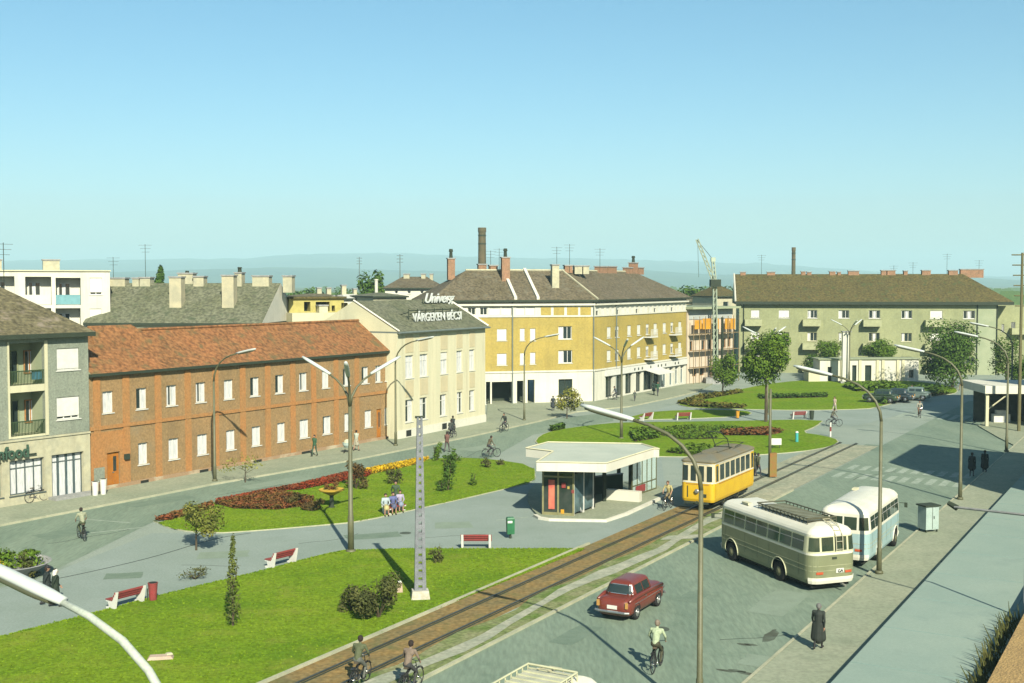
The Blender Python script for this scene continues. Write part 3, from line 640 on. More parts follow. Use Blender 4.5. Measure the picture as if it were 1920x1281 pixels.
# ---- yellow corner building
C0 = G(1114, 754); fl = Fac(G(812, 762), C0); fr = Fac(C0, G(1286, 721))
rt = base('corner_building', 'yellow four-storey corner building with white shop arcade and brown tiled roof', 'building', fl)
ze = 12.0; zg = fl.uz(1050, 695)[1]; za = fl.uz(1050, 593)[1]; zc = fl.uz(1050, 573)[1]
mf = lambda z0, z1: (lambda u, z: 0)
att = [fl.rect(*r) for r in ((855, 868, 577, 591), (877, 892, 577, 591), (900, 914, 577, 591), (918, 938, 577, 591), (941, 959, 577, 591), (968, 984, 577, 591), (986, 1003, 577, 591))]
mid = [fl.rect(*r) for r in ((932, 950, 617, 639), (975, 984, 616, 639), (994, 1004, 616, 639), (1047, 1072, 612, 636), (932, 950, 663, 685), (975, 984, 662, 684), (994, 1004, 661, 683), (1047, 1073, 657, 681))]
gr = [fl.rect(*r) for r in ((911, 919, 716, 764), (922, 960, 716, 764), (969, 981, 714, 764), (989, 1002, 712, 764))]; gr = [(a, b, .02, d) for a, b, c, d in gr]
gw = fl.rect(1047, 1073, 711, 743)
mb = MB(); wall(mb, fl, zg, ze, att + mid, .2, lambda u, z: 0 if z < za else 1, zs=(za,))
# right facade
zr1 = (fr.uz(1142, 634)[1], fr.uz(1142, 613)[1]); zr2 = (fr.uz(1142, 678)[1], fr.uz(1142, 657)[1])
cx = [1142, 1157, 1180, 1198, 1214, 1229, 1246, 1260, 1275]; rr = []
for i, x in enumerate(cx):
    u = fr.uz(x, 620)[0]; hw = .55 if i not in (4, 7) else .5
    rr += [(u - hw, u + hw, *zr1), (u - hw, u + hw, *zr2)]
ra = []
for k in range(20): u = .8 + k * (fr.L - 1.6) / 19; ra.append((u - .42, u + .42, zc - 1.35, zc - .35))
wall(mb, fr, zg, ze, rr + ra, .2, lambda u, z: 0 if z < za else 1, zs=(za,))
DP = 11
mb.quad(fl.pt(0, DP, 0), fl.pt(0, 0, 0), fl.pt(0, 0, ze), fl.pt(0, DP, ze), 0); mb.quad(fr.pt(fr.L, 0, 0), fr.pt(fr.L, DP, 0), fr.pt(fr.L, DP, ze), fr.pt(fr.L, 0, ze), 0)
mb.build('wall', [YELW, WHITEW], rt)
mb = MB(); wall(mb, fl, 0, zg - .004, gr + [gw], .5, w=-.05)
sh = [(1135, 1148), (1155, 1168), (1172, 1185), (1192, 1202), (1206, 1222), (1225, 1236), (1240, 1250), (1254, 1262), (1265, 1272), (1275, 1282)]
SR = []
for a, b in sh: SR.append((fr.uz(a, 700)[0], fr.uz(b, 700)[0], .25, 2.75))
wall(mb, fr, 0, zg - .004, SR, .35, w=-.05); mb.build('ground_floor_wall', WHITEW, rt)
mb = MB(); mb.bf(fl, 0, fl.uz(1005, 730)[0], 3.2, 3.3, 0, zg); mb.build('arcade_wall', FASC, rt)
def column_piece(): pass
for i, r in enumerate(mid): window(rt, fl, r, .18, mull=2 if i % 4 == 3 else 1, blind=.95 if i % 4 < 3 else None, curt=[(.0, .4)] if i % 4 == 3 else None, sill=True)
for i, r in enumerate(att): window(rt, fl, r, .18, mull=1, blind=.97 if i > 2 else None, sill=False)
window(rt, fl, gw, .3, w=-.05, mull=1, frame=FASC)
for i, r in enumerate(rr): window(rt, fr, r, .18, mull=1, blind=.9 if (i // 2) % 3 != 1 else .35, sill=True)
for i, r in enumerate(ra): window(rt, fr, r, .18, mull=0, blind=.85 if i % 4 else .3, sill=False)
for i, r in enumerate(SR): window(rt, fr, r, .3, w=-.05, mull=1, frame=WHITE if i > 5 else FASC, trans=.8, glass=GLASS if i < 6 else GLASSB, sill=False, name='shop_window')
for a, b in ((1014, 1033), (1038, 1058), (1063, 1084), (1088, 1108)):
    r = fl.rect(a, b, 576, 591); mb = MB(); mb.bf(fl, r[0], r[1], -.03, -.004, r[2], r[3]); mb.build('yellow_panel', YELW, rt)
for ff, n in ((fl, 'l'), (fr, 'r')):
    mb = MB(); mb.bf(ff, -.1 if ff is fl else 0, ff.L + (.12 if ff is fr else .0), -.35, -.005, zc, zc + .22); mb.bf(ff, 0, ff.L, -.25, -.004, zc + .45, ze - .05)
    mb.bf(ff, 0, ff.L, -.10, -.003, za - .08, za + .08); mb.bf(ff, 0, ff.L, -.16, -.053, zg - .15, zg + .05); mb.build('cornice', WHITEW, rt)
    ix = 0
mb = MB(); mb.bf(fr, fr.uz(1133, 700)[0], fr.L - .1, -.3, -.055, 2.85, zg - .2); mb.build('shop_fascia', WHITE, rt)
for x in (1186, 1193, 1200, 1216, 1230, 1236, 1244, 1262, 1268):
    u = fr.uz(x, 700)[0]; mb = MB(); mb.bf(fr, u - .14, u + .14, -.33, -.302, 3.05, 3.35); mb.build('fascia_letter', FASC, rt)
for x in (1214, 1260):
    u = fr.uz(x, 650)[0]
    for z in (zr1[0] - .25, zr2[0] - .25):
        mb = MB(); mb.bf(fr, u - 1.1, u + 1.1, -1.0, -.02, z - .12, z)
        for k in range(9): mb.bf(fr, u - 1.08 + k * .26, u - 1.04 + k * .26, -.98, -.94, z, z + .9)
        mb.bf(fr, u - 1.1, u + 1.1, -1.0, -.95, z + .9, z + .95); mb.build('balcony', WHITE, rt)
mb = MB(); a = (fr.uz(1206, 700)[0], fr.uz(1236, 700)[0]); mb.hexa([fr.pt(a[0], -2.2, 2.35), fr.pt(a[1], -2.2, 2.35), fr.pt(a[1], -.1, 2.9), fr.pt(a[0], -.1, 2.9), fr.pt(a[0], -2.2, 2.42), fr.pt(a[1], -2.2, 2.42), fr.pt(a[1], -.1, 2.97), fr.pt(a[0], -.1, 2.97)]); mb.build('awning', WHITE, rt)
for px_, ff in ((962, fl), (1114, fl), (1155, fr)):
    u = ff.uz(px_, 650)[0]; mb = MB(); mb.tube([ff.pt(u - .1, -.12, .1), ff.pt(u - .1, -.12, ze - .1)], .07, 6); mb.build('downpipe', GUTT, rt)
# roof of two wings joined over the corner
zt = 15.4; ov = .6; dl = DP
mb = MB()
def off(f, u, w, z): return f.pt(u, w, z)
# eave corner: intersection of both eave lines
def isect(fa, wa, fb, wb):
    A1 = Vector(fa.pt(0, wa, 0)); A2 = Vector(fb.pt(0, wb, 0)); d1, d2 = fa.e, fb.e
    den = d1.x * d2.y - d1.y * d2.x; k = A2 - A1; t = (k.x * d2.y - k.y * d2.x) / den; p = A1 + d1 * t; return (p.x, p.y)
ce = isect(fl, -ov, fr, -ov); cr_ = isect(fl, dl / 2, fr, dl / 2); cb = isect(fl, dl, fr, dl)
e0 = fl.pt(-.5, -ov, ze); r0 = fl.pt(5.0, dl / 2, zt); bk0 = fl.pt(-.5, dl, ze)
e1 = fr.pt(fr.L + .5, -ov, ze); r1 = fr.pt(fr.L - 5.0, dl / 2, zt); bk1 = fr.pt(fr.L + .5, dl, ze)
CE, CR, CB = (*ce, ze), (*cr_, zt), (*cb, ze)
mb.quad(e0, CE, CR, r0); mb.quad(CE, e1, r1, CR); mb.add([e0, r0, bk0], [(0, 1, 2)]); mb.add([e1, bk1, r1], [(0, 1, 2)])
mb.quad(bk0, r0, CR, CB); mb.quad(CB, CR, r1, bk1)
dn = lambda p: (p[0], p[1], p[2] - .22)
mb.quad(dn(e0), dn(CE), CE, e0, 1); mb.quad(dn(CE), dn(e1), e1, CE, 1); mb.quad(dn(e0), dn(bk0), dn(CB), dn(CE), 1); mb.quad(dn(CE), dn(CB), dn(bk1), dn(e1), 1)
mb.quad(dn(e0), e0, bk0, dn(bk0), 1); mb.quad(dn(e1), dn(bk1), bk1, e1, 1)
mb.build('roof', [TILE_B, FASC], rt)
def parapet(u):
    mb = MB(); a, b = Vector(fl.pt(u, -ov + .1, ze)), Vector(fl.pt(u, dl / 2, zt)); e = fl.e * .17
    mb.hexa([a - e, a + e, b + e, b - e, a - e + Vector((0, 0, .35)), a + e + Vector((0, 0, .35)), b + e + Vector((0, 0, .35)), b - e + Vector((0, 0, .35))]); mb.build('firewall', WHITEW, rt)
parapet(fl.uz(965, 560)[0]); parapet(fl.uz(1007, 560)[0])
mb = MB(); mb.tube([Vector(CE) + Vector((0, 0, .08)), Vector(CR) + Vector((0, 0, .1))], .12, 5); mb.tube([Vector(r0) + Vector((0, 0, .06)), Vector(CR) + Vector((0, 0, .06)), Vector(r1) + Vector((0, 0, .06))], .14, 5); mb.build('ridge_tiles', STONE, rt)
for x0, x1, y0, y1, w_, m_, pot in ((839, 852, 486, 525, 5.5, REDBR, 467), (940, 955, 484, 530, 3.6, REDBR, 466), (1034, 1047, 498, 543, 2.2, STONE, None), (896, 911, 497, 512, 6.5, REDBR, None), (917, 932, 499, 512, 6, REDBR, None),
        (1058, 1072, 499, 512, 6, REDBR, None), (1076, 1090, 500, 514, 6, STONE, None), (1092, 1103, 500, 514, 6, STONE, None)):
    chimney(rt, fl, x0, x1, y0, y1, w_, .7, m_, pot=pot)
for x0, x1, y0, y1, pot in ((1119, 1134, 501, 514, None), (1136, 1152, 501, 514, None), (1172, 1182, 503, 515, None), (1183, 1192, 494, 515, 480), (1193, 1203, 503, 515, None)):
    chimney(rt, fr, x0, x1, y0, y1, 5.5, .7, REDBR, pot=pot)
for x, yt in ((920, 470), (936, 466), (1044, 463), (1068, 458), (1125, 466)): antenna(rt, fl, x, yt, 510, 5.6)
# bicycles etc. come later

# ---- building under construction behind scaffolding
f = Fac(G(1288, 721), G(1373, 713)); rt = base('unfinished_building', 'pinkish unfinished building with orange sheeting beneath its flat roof', 'building', f)
ze = f.uz(1330, 579)[1]; PINK = mat('pink_render', (.68, .57, .45), (.56, .47, .34), scale=.5, fine=.12)
rs = [f.rect(*r) for r in ((1316, 1322, 638, 656), (1329, 1334, 637, 655), (1355, 1361, 634, 652), (1364, 1370, 632, 650), (1293, 1299, 640, 658), (1298, 1306, 692, 706), (1312, 1320, 690, 704), (1330, 1337, 690, 704))]
mb = MB(); wall(mb, f, 0, ze, rs, .25); sides(mb, f, 10, 0, ze, top=True); mb.build('wall', PINK, rt)
for r in rs: window(rt, f, r, .2, mull=0, sill=False, frame=BRICKO)
for a, b in ((1292, 1305), (1307, 1322), (1327, 1337), (1349, 1357), (1359, 1368)):
    r = f.rect(a, b, 597 if a > 1300 else 600, 617); mb = MB(); mb.bf(f, r[0], r[1], -1.0, -.94, r[2], r[3]); mb.build('orange_sheet', ORANGE, rt)
mb = MB(); mb.bf(f, -.3, f.L + .3, -1.2, 10, ze + .002, ze + .3); mb.build('flat_roof', GREYL, rt)
r = f.rect(1287, 1371, 580, 598); mb = MB(); mb.bf(f, .3, f.L - .3, -.09, -.004, r[2], r[3]); mb.build('parapet_band', mat('pale_grey', (.46, .5, .47)), rt)
mb = MB()
for k in range(9):
    u = f.L * k / 8; mb.tube([f.pt(u, -1.1, 0), f.pt(u, -1.1, ze - 1)], .05, 5)
for z in (2.3, 4.6, 6.9): mb.bf(f, 0, f.L, -1.15, -.3, z, z + .06)
mb.build('scaffolding', mat('scaffold_wood', (.28, .2, .1)), rt)
for x in (1327, 1340):
    u = f.uz(x, 650)[0]; mb = MB(); mb.bf(f, u - .14, u + .14, -1.4, -1.16, 0, ze - 1.2); mb.build('hoist_post', FASC, rt)
# crane
c = G(1342, 719); cr = thing('tower_crane', 'pale tower crane with raised jib over the unfinished building', 'crane', (c.x, c.y, 0), world=True)
Y = c.y; CRM = mat('crane_paint', (.46, .53, .4), (.4, .47, .36), scale=2)
def lattice(mb, a, b, w0, w1, n):
    a, b = Vector(a), Vector(b); d = (b - a); x = Vector((1, 0, 0)); x = (x - d.normalized() * x.dot(d.normalized())).normalized(); y = d.normalized().cross(x)
    q = []
    for k in range(n + 1):
        p = a + d * k / n; w_ = w0 + (w1 - w0) * k / n
        q.append([p + x * sx * w_ / 2 + y * sy * w_ / 2 for sx, sy in ((-1, -1), (1, -1), (1, 1), (-1, 1))])
    for j in range(4): mb.tube([r[j] for r in q], .08, 4)
    for k in range(n):
        for j in range(4): mb.tube([q[k][j], q[k + 1][(j + 1) % 4]], .045, 3)
mb = MB(); lattice(mb, (c.x, c.y, 0), (P(1340, 531, Y)), .55, .42, 16); mb.build('mast', CRM, cr)
mb = MB(); lattice(mb, P(1340, 531, Y), P(1307, 449, Y - 1), .42, .3, 9); mb.build('jib', CRM, cr)
mb = MB(); mb.box(P(1341, 531, Y), (1.4, 1.4, 1.0)); mb.build('slewing_cab', FASC, cr)
mb = MB(); lattice(mb, P(1340, 531, Y), P(1337, 488, Y + .5), .45, .3, 5); mb.box(P(1337, 487, Y + .5), (.6, .6, .6)); mb.build('counter_post', CRM, cr)
mb = MB(); mb.tube([P(1337, 487, Y + .5), P(1307, 450, Y - 1)], .04, 4); mb.tube([P(1308, 450, Y - 1), P(1310, 520, Y - 1)], .03, 3); mb.build('cable', FASC, cr)
mb = MB(); mb.box((c.x, c.y, .4), (3.2, 3.2, .8)); mb.build('base', CONC, cr)

# ---- green apartment block at the far end
f = Fac((187 * (1386 - 960) / F, 187), (181.5 * (1870 - 960) / F, 181.5)); rt = base('apartment_block', 'green rendered three-storey apartment block with balconies and olive tiled roof', 'building', f)
ze = f.uz(1600, 570)[1]; rows = [(582, 597), (624, 640), (668, 684)]
cols = [(1408, 1424), (1460, 1480), (1514, 1532), (1572, 1592), (1629, 1650), (1690, 1710), (1744, 1767), (1806, 1828)]
rr = []
for j, (y0, y1) in enumerate(rows):
    z1, z0 = f.uz(1600, y0)[1], f.uz(1600, y1)[1]
    for i, (a, b) in enumerate(cols): rr.append((f.uz(a, 600)[0], f.uz(b, 600)[0], z0, z1, i, j))
u3 = f.uz(1832, 600)[0]
mb = MB(); wall(mb, f, 0, ze, rr, .22, lambda u, z: 1 if u > u3 else 0); sides(mb, f, 12, 0, ze, 1); mb.build('wall', [GREENW, GREYL], rt)
for r in rr:
    i, j = r[4:]; bl = (i in (0, 1, 6)) if j == 0 else (i in (0, 6)) if j == 1 else i % 3 == 0
    window(rt, f, r[:4], .19, mull=2, blind=.9 if bl else None, curt=None if bl else random.choice([[(.1, .3)], [(.4, .62)], [(0, .33)]]), frame=CREAM if j else WHITE)
BALC = mat('balcony_render', (.42, .44, .25))
for j, yy in enumerate((615, 659, 700)):
    for a, b in ((1396, 1428), (1504, 1538), (1617, 1651), (1733, 1772)):
        u0, u1 = f.uz(a, 600)[0], f.uz(b, 600)[0]; z = f.uz(1600, yy - 5)[1]
        mb = MB(); mb.bf(f, u0, u1, -1.25, -.01, z - .15, z); mb.bf(f, u0, u1, -1.25, -1.15, z, z + .85); mb.bf(f, u0, u0 + .1, -1.149, -.01, z, z + .85); mb.bf(f, u1 - .1, u1, -1.149, -.01, z, z + .85); mb.build('balcony', BALC, rt)
u = f.uz(1395, 600)[0]
for x in (1394, 1832, 1869): u = f.uz(x, 620)[0]; mb = MB(); mb.tube([f.pt(u, -.1, 0), f.pt(u, -.1, ze)], .08, 6); mb.build('downpipe', FASC, rt)
roof(rt, f, 12, ze + .35, 15.35, [TILE_V, GREENW], over=.8, endL=.6, endR=2.2, hipR=6, hipL=0, th=.45)
mb = MB(); mb.tube([f.pt(-.62, -.8, ze + .4), f.pt(-.62, 6, 15.42)], .14, 4); mb.build('verge_capping', WHITEW, rt)
for a, b, y in ((1388, 1398, 511), (1438, 1453, 511), (1502, 1510, 510), (1513, 1521, 511), (1555, 1566, 510), (1570, 1576, 511), (1590, 1610, 509), (1652, 1661, 508), (1663, 1678, 508), (1694, 1701, 509), (1728, 1744, 508), (1778, 1795, 508), (1800, 1843, 506)):
    chimney(rt, f, a, b, y, 521, 6.2 if a < 1800 else 6.5, 1.0, REDBR)
for x, yt in ((1428, 478), (1676, 498), (1712, 492), (1776, 476), (1836, 488)): antenna(rt, f, x, yt, 514, 6)
# right wing set back
f2 = Fac(f.pt(f.L, 3, 0), (f.pt(f.L, 3, 0)[0] + 9, f.pt(f.L, 3, 0)[1] - .5))
r4 = [f2.rect(1878, 1883, 608, 622), f2.rect(1896, 1904, 604, 618)]
mb = MB(); wall(mb, f2, 0, ze - .3, r4, .2); sides(mb, f2, 8, 0, ze - .3); mb.build('side_wing_wall', GREENW, rt)
for r in r4: window(rt, f2, r, .17)
z = f2.uz(1900, 625)[1]; mb = MB(); mb.bf(f2, 2.6, 5.5, -1.2, -.01, z - .15, z + .8); mb.build('balcony', BALC, rt)

# ---- white pavilion in front of it
f = Fac(G(1537, 716), G(1722, 715)); rt = base('pavilion', 'low white flat-roofed pavilion with doorways in front of the green block', 'building', f)
ze = f.uz(1630, 674)[1]; rs = [f.rect(*r) for r in ((1552, 1560, 688, 720), (1598, 1606, 685, 720), (1622, 1634, 685, 720), (1704, 1713, 700, 712))]; rs = [(a, b, max(c, .05), d) for a, b, c, d in rs]
rs[3] = (rs[3][0], rs[3][1], .5, 1.6)
mb = MB(); wall(mb, f, 0, ze, rs, .4); sides(mb, f, 3, 0, ze, top=True); mb.build('wall', WHITEW, rt)
for r in rs: window(rt, f, r, .35, mull=0, sill=False, frame=FASC, name='doorway')
for x in (1578, 1612, 1645, 1655, 1683, 1693):
    u = f.uz(x, 690)[0]; mb = MB(); mb.bf(f, u - .2, u + .2, -.18, -.004, 0, ze - .1); mb.build('pilaster', CREAM, rt)
mb = MB(); mb.bf(f, -.3, f.L + .3, -.25, 3.2, ze + .003, ze + .12); mb.build('roof_slab', GREYL, rt)
mb = MB(); mb.bf(f, -1.7, -.1, -.3, 2, 0, 1.7); mb.build('side_wall', CREAM, rt)
c = G(1585, 719); py = thing('pylon', 'tall white slab pylon standing before the low pavilion', 'pylon', (c.x, c.y, 0), world=True)
zt_ = ZH(623, c.y); mb = MB(); mb.box((c.x, c.y, zt_ / 2), (1.0, .6, zt_)); mb.build('shaft', WHITEW, py)
mb = MB(); mb.box((c.x, c.y, .15), (1.6, 1.2, .3)); mb.build('base', CONC, py); mb = MB(); mb.box((c.x + .05, c.y, zt_ + .08), (1.3, .8, .14)); mb.build('cap', CONC, py)

# ---- white modern block behind, left
Pl = P(-60, 530, 113); Pr = P(206, 530, 118); f = Fac((Pl.x, Pl.y), (Pr.x, Pr.y)); rt = base('white_block', 'white flat-roofed modern block with recessed loggias and a pale blue balcony', 'building', f)
ze = f.uz(150, 509)[1]
rs = [f.rect(*r) for r in ((104, 151, 521, 572), (104, 151, 578, 640), (47, 96, 519, 572), (47, 96, 578, 640), (-20, 27, 518, 572), (168, 191, 521, 553), (168, 190, 579, 612), (168, 190, 636, 668))]
mb = MB(); wall(mb, f, 0, ze, rs, .25); sides(mb, f, 11, 0, ze, top=True); mb.build('wall', WHITEW, rt)
for r in rs[:5]:
    mb = MB(); mb.quad(f.pt(r[0], 1.4, r[2]), f.pt(r[1], 1.4, r[2]), f.pt(r[1], 1.4, r[3]), f.pt(r[0], 1.4, r[3]))
    for u in r[:2]: mb.quad(f.pt(u, .25, r[2]), f.pt(u, 1.4, r[2]), f.pt(u, 1.4, r[3]), f.pt(u, .25, r[3]))
    mb.quad(f.pt(r[0], .25, r[2]), f.pt(r[1], .25, r[2]), f.pt(r[1], 1.4, r[2]), f.pt(r[0], 1.4, r[2])); mb.quad(f.pt(r[0], .25, r[3]), f.pt(r[1], .25, r[3]), f.pt(r[1], 1.4, r[3]), f.pt(r[0], 1.4, r[3]))
    mb.build('loggia', WHITEW, rt)
    window(rt, f, (r[0] + .3, r[0] + 1.4, r[2] + .1, r[3] - .5), 0, w=1.37, sill=False, curt=[(.3, .6)], name='balcony_door')
for i, (a, b, y0, y1, m_) in enumerate(((104.5, 150.5, 553, 571, mat('blue_panel', (.20, .42, .45))), (47.5, 95.5, 553, 571, WHITEW), (104.5, 150.5, 612, 632, MATS['blue_panel']))):
    r = f.rect(a, b, y0, y1); mb = MB(); mb.bf(f, r[0], r[1], -.06, 0.0, r[2], r[3]); mb.build('balcony_panel', m_, rt)
for r in rs[5:]: window(rt, f, r, .18, blind=.85, mull=1)
mb = MB(); mb.bf(f, -.1, f.L + .1, -.15, 11.1, ze + .003, ze + .12); mb.build('roof_edge', CREAM, rt)
chimney(rt, f, 80, 111, 489, 508, 4, 1.6, STONE)
chimney(rt, f, -14, 3, 489, 508, 4, 1.6, STONE)

# ---- grey-roofed house with big chimneys
B1 = P(492, 606, 115); e_ = Vector((.995, -.1, 0)); f = Fac((B1.x - 17.5 * e_.x, B1.y - 17.5 * e_.y), (B1.x, B1.y)); rt = base('gabled_house', 'pale gabled house with long slate grey roof and two big chimney stacks', 'building', f)
ze = 10.0; mb = MB(); wall(mb, f, 0, ze, [], .2); sides(mb, f, 12, 0, ze); mb.build('wall', CREAM, rt)
roof(rt, f, 12, ze + .1, 13.95, [TILE_D, WHITEW], over=.3, endR=.05, endL=.3, th=.25)
for a, b, y0, y1, w_, pot in ((321, 343, 521, 566, 2.6, None), (419, 441, 518, 566, 2.6, None), (443, 456, 513, 540, 6, 501), (210, 238, 523, 536, 6, None), (252, 264, 523, 536, 6, None), (266, 285, 522, 536, 6, None), (337, 365, 514, 536, 6.4, 508), (366, 385, 520, 536, 6, None), (476, 507, 519, 536, 6, None), (533, 550, 519, 536, 6, None)):
    chimney(rt, f, a, b, y0, y1, w_, 1.1, mat('chimney_plaster', (.55, .50, .33), (.42, .40, .28), scale=1.2) if y1 > 560 else STONE, pot=pot, zb=10.6 if y1 > 560 else 13.0)
for x, yt in ((272, 458), (212, 482)): antenna(rt, f, x, yt, 530, 6)
# ---- courtyard block between
A_ = P(548, 600, 121); B_ = P(664, 600, 124); f = Fac((A_.x, A_.y), (B_.x, B_.y)); rt = base('courtyard_building', 'cream courtyard building with open attic arches behind the brown terrace', 'building', f)
ze = f.uz(600, 587)[1]; mb = MB(); wall(mb, f, 0, ze, [], .2); sides(mb, f, 8, 0, ze, top=True); mb.build('wall', CREAM, rt)
f3 = Fac(f.pt(.3, 2, 0), f.pt(f.L - .4, 2, 0)); z0, z1 = ze, f3.uz(600, 560)[1]
rs = [f3.rect(*r) for r in ((570, 582, 566, 584), (592, 618, 566, 584), (622, 628, 573, 584), (640, 652, 568, 584))]
mb = MB(); wall(mb, f3, z0 - .1, z1, rs, 1.2); sides(mb, f3, 5, z0, z1, top=True); mb.build('attic_wall', mat('ochre_wall', (.5, .44, .14)), rt)
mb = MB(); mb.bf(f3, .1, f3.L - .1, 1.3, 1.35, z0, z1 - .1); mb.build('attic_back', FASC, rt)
mb = MB(); mb.bf(f3, -.2, f3.L + .2, -.3, 5.2, z1 + .004, z1 + .2); mb.build('roof_slab', TILE_V, rt)
chimney(rt, f3, 596, 612, 574, 588, -.6, .9, CREAM)
chimney(rt, f3, 632, 640, 556, 568, 2.5, .6, STONE)
# ---- hipped house far behind
A_ = P(722, 545, 172); B_ = P(826, 545, 172); f = Fac((A_.x, A_.y), (B_.x, B_.y)); rt = base('hipped_house', 'pale house with dark hipped roof rising behind the beige building', 'building', f)
ze = f.uz(770, 541)[1]; rs = [f.rect(*r) for r in ((740, 746, 545, 551), (764, 770, 545, 551), (788, 794, 545, 551))]
mb = MB(); wall(mb, f, 0, ze, rs, .2); sides(mb, f, 9, 0, ze); mb.build('wall', WHITEW, rt)
for r in rs: window(rt, f, r, .17, mull=0)
roof(rt, f, 9, ze + .1, f.uz(770, 519, 4.5)[1], [TILE_B, WHITEW], over=.4, endL=.3, endR=.3, hipL=2.4, hipR=2.6, th=.2)
for a, b in ((757, 768), (790, 798), (806, 812)): chimney(rt, f, a, b, 515, 526, 4, .7, STONE)
# ---- low roofs in the distance
def lowhouse(x0, x1, yt, yr, Y, m, tm, label, name='distant_house', dep=8, gable=False, ch=()):
    A_ = P(x0, 545, Y); B_ = P(x1, 545, Y + 2); f = Fac((A_.x, A_.y), (B_.x, B_.y)); rt = base(name, label, 'building', f, 'houses in the distance')
    ze = max(3, f.uz((x0 + x1) / 2, yt)[1]); zr_ = f.uz((x0 + x1) / 2, yr)[1]
    rs = [(u, u + 1.1, ze - 2.3, ze - .9) for u in [1.2 + 3 * k for k in range(int((f.L - 2) // 3))]]
    mb = MB(); wall(mb, f, 0, ze, rs, .2); sides(mb, f, dep, 0, ze); mb.build('wall', m, rt)
    for r in rs: window(rt, f, r, .17, mull=0, sill=False)
    roof(rt, f, dep, ze + .05, zr_, [tm, m], over=.4, endL=.2, endR=.2, hipL=0 if gable else 2, hipR=0 if gable else 2)
    for a, b, y in ch: chimney(rt, f, a, b, y, yt - 2, dep / 2, .7, STONE)
    return rt
lowhouse(562, 640, 556, 551, 160, CREAM, TILE_G, 'cream house with low roof behind the attic arches', ch=((594, 602, 541), (612, 620, 541)))
lowhouse(636, 706, 560, 552, 155, WHITEW, mat('white_sheet_roof', (.7, .7, .62)), 'pale flat house with white sheet roof left of the hipped house', ch=((640, 648, 536), (662, 668, 543)))
lowhouse(700, 762, 556, 549, 150, STONE, TILE_D, 'ochre house with grey roof in front of the hipped house')
lowhouse(1286, 1348, 566, 556, 215, CREAM, TILE_G, 'cream house with grey roof behind the unfinished building')
lowhouse(1345, 1392, 556, 536, 205, STONE, TILE_V, 'house with steep brown roof beside the crane mast')
lowhouse(1300, 1340, 549, 544, 420, WHITEW, TILE_G, 'small white farmhouse on the plain beyond the crane')
# stacks
def stack(px0, px1, yt, Y, label, m, taper=.75):
    c = P((px0 + px1) / 2, 530, Y); r = (px1 - px0) / 2 / F * Y; h = ZH(yt, Y)
    t = thing('factory_chimney', label, 'chimney', (c.x, c.y, 0)); mb = MB()
    mb.lathe((0, 0, 0), [(r * 1.25, 0), (r * 1.12, h * .5), (r, h * .96), (r * 1.1, h * .965), (r * 1.1, h)], 16); mb.build('shaft', m, t, smooth=False)
    for k in (.86, .93): mb = MB(); mb.lathe((0, 0, h * k), [(r * 1.08, 0), (r * 1.08, .25)], 16); mb.build('iron_band', FASC, t)
stack(897, 911, 427, 260, 'tall dark factory chimney rising behind the yellow corner building', mat('sooty_brick', (.09, .085, .04), (.14, .11, .06), scale=.8))
stack(1484, 1491, 464, 300, 'slender factory chimney rising behind the green block', MATS['sooty_brick'])
c = P(705.5, 530, 185); t = thing('vent_column', 'thin white vent column beside the dark round tree', 'column', (c.x, c.y, 0)); mb = MB(); mb.lathe((0, 0, 0), [(.3, 0), (.25, ZH(526, 185))], 8); mb.build('shaft', WHITEW, t); mb = MB(); mb.lathe((0, 0, ZH(526, 185)), [(.32, 0), (.32, .2)], 8); mb.build('cap', WHITEW, t)
def mast(px, yt, Y, label):
    c = P(px, 530, Y); h = ZH(yt, Y); t = thing('radio_mast', label, 'mast', (c.x, c.y, 0)); mb = MB(); mb.tube([(0, 0, 0), (0, 0, h)], [.22, .1], 5); mb.build('pole', mat('mast_grey', (.16, .22, .22)), t)
    mb = MB()
    for k in range(3): mb.tube([(-.7, 0, h - .3 - k * .7), (.7, 0, h - .3 - k * .7)], .05, 4)
    mb.build('crossbars', MATS['mast_grey'], t)
mast(674, 482, 300, 'thin radio mast left of the white vent column'); mast(750, 477, 260, 'thin radio mast rising over the hipped house')

# ---- open shelter at the right edge
f = Fac(G(1846, 801), G(1846, 801) + Vector((8.2, -.4, 0))); rt = base('shelter', 'open shelter with white flat canopy and braced posts at the street end', 'shelter', f)
zc_ = f.uz(1850, 723)[1]; zc0 = f.uz(1850, 738)[1]
mb = MB(); mb.bf(f, -.1, f.L, -.3, 7, zc0, zc_); mb.build('canopy', WHITEW, rt)
for u in (.1, 5.2):
    mb = MB(); mb.bf(f, u, u + .28, 0, .28, 0, zc0); mb.build('post', CREAM, rt)
    mb = MB(); mb.tube([f.pt(u + .15, .12, zc0 - 1.6), f.pt(u + 2.2, .12, zc0)], .07, 5); mb.build('brace', CREAM, rt)
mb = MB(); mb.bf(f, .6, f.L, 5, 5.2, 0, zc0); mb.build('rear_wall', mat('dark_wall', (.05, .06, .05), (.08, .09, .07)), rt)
mb = MB(); mb.bf(f, 2, 3.6, 3.2, 4, .1, .9); mb.bf(f, 2.3, 3.2, 3.3, 3.9, .9, 1.3); mb.build('counter', WHITE, rt)
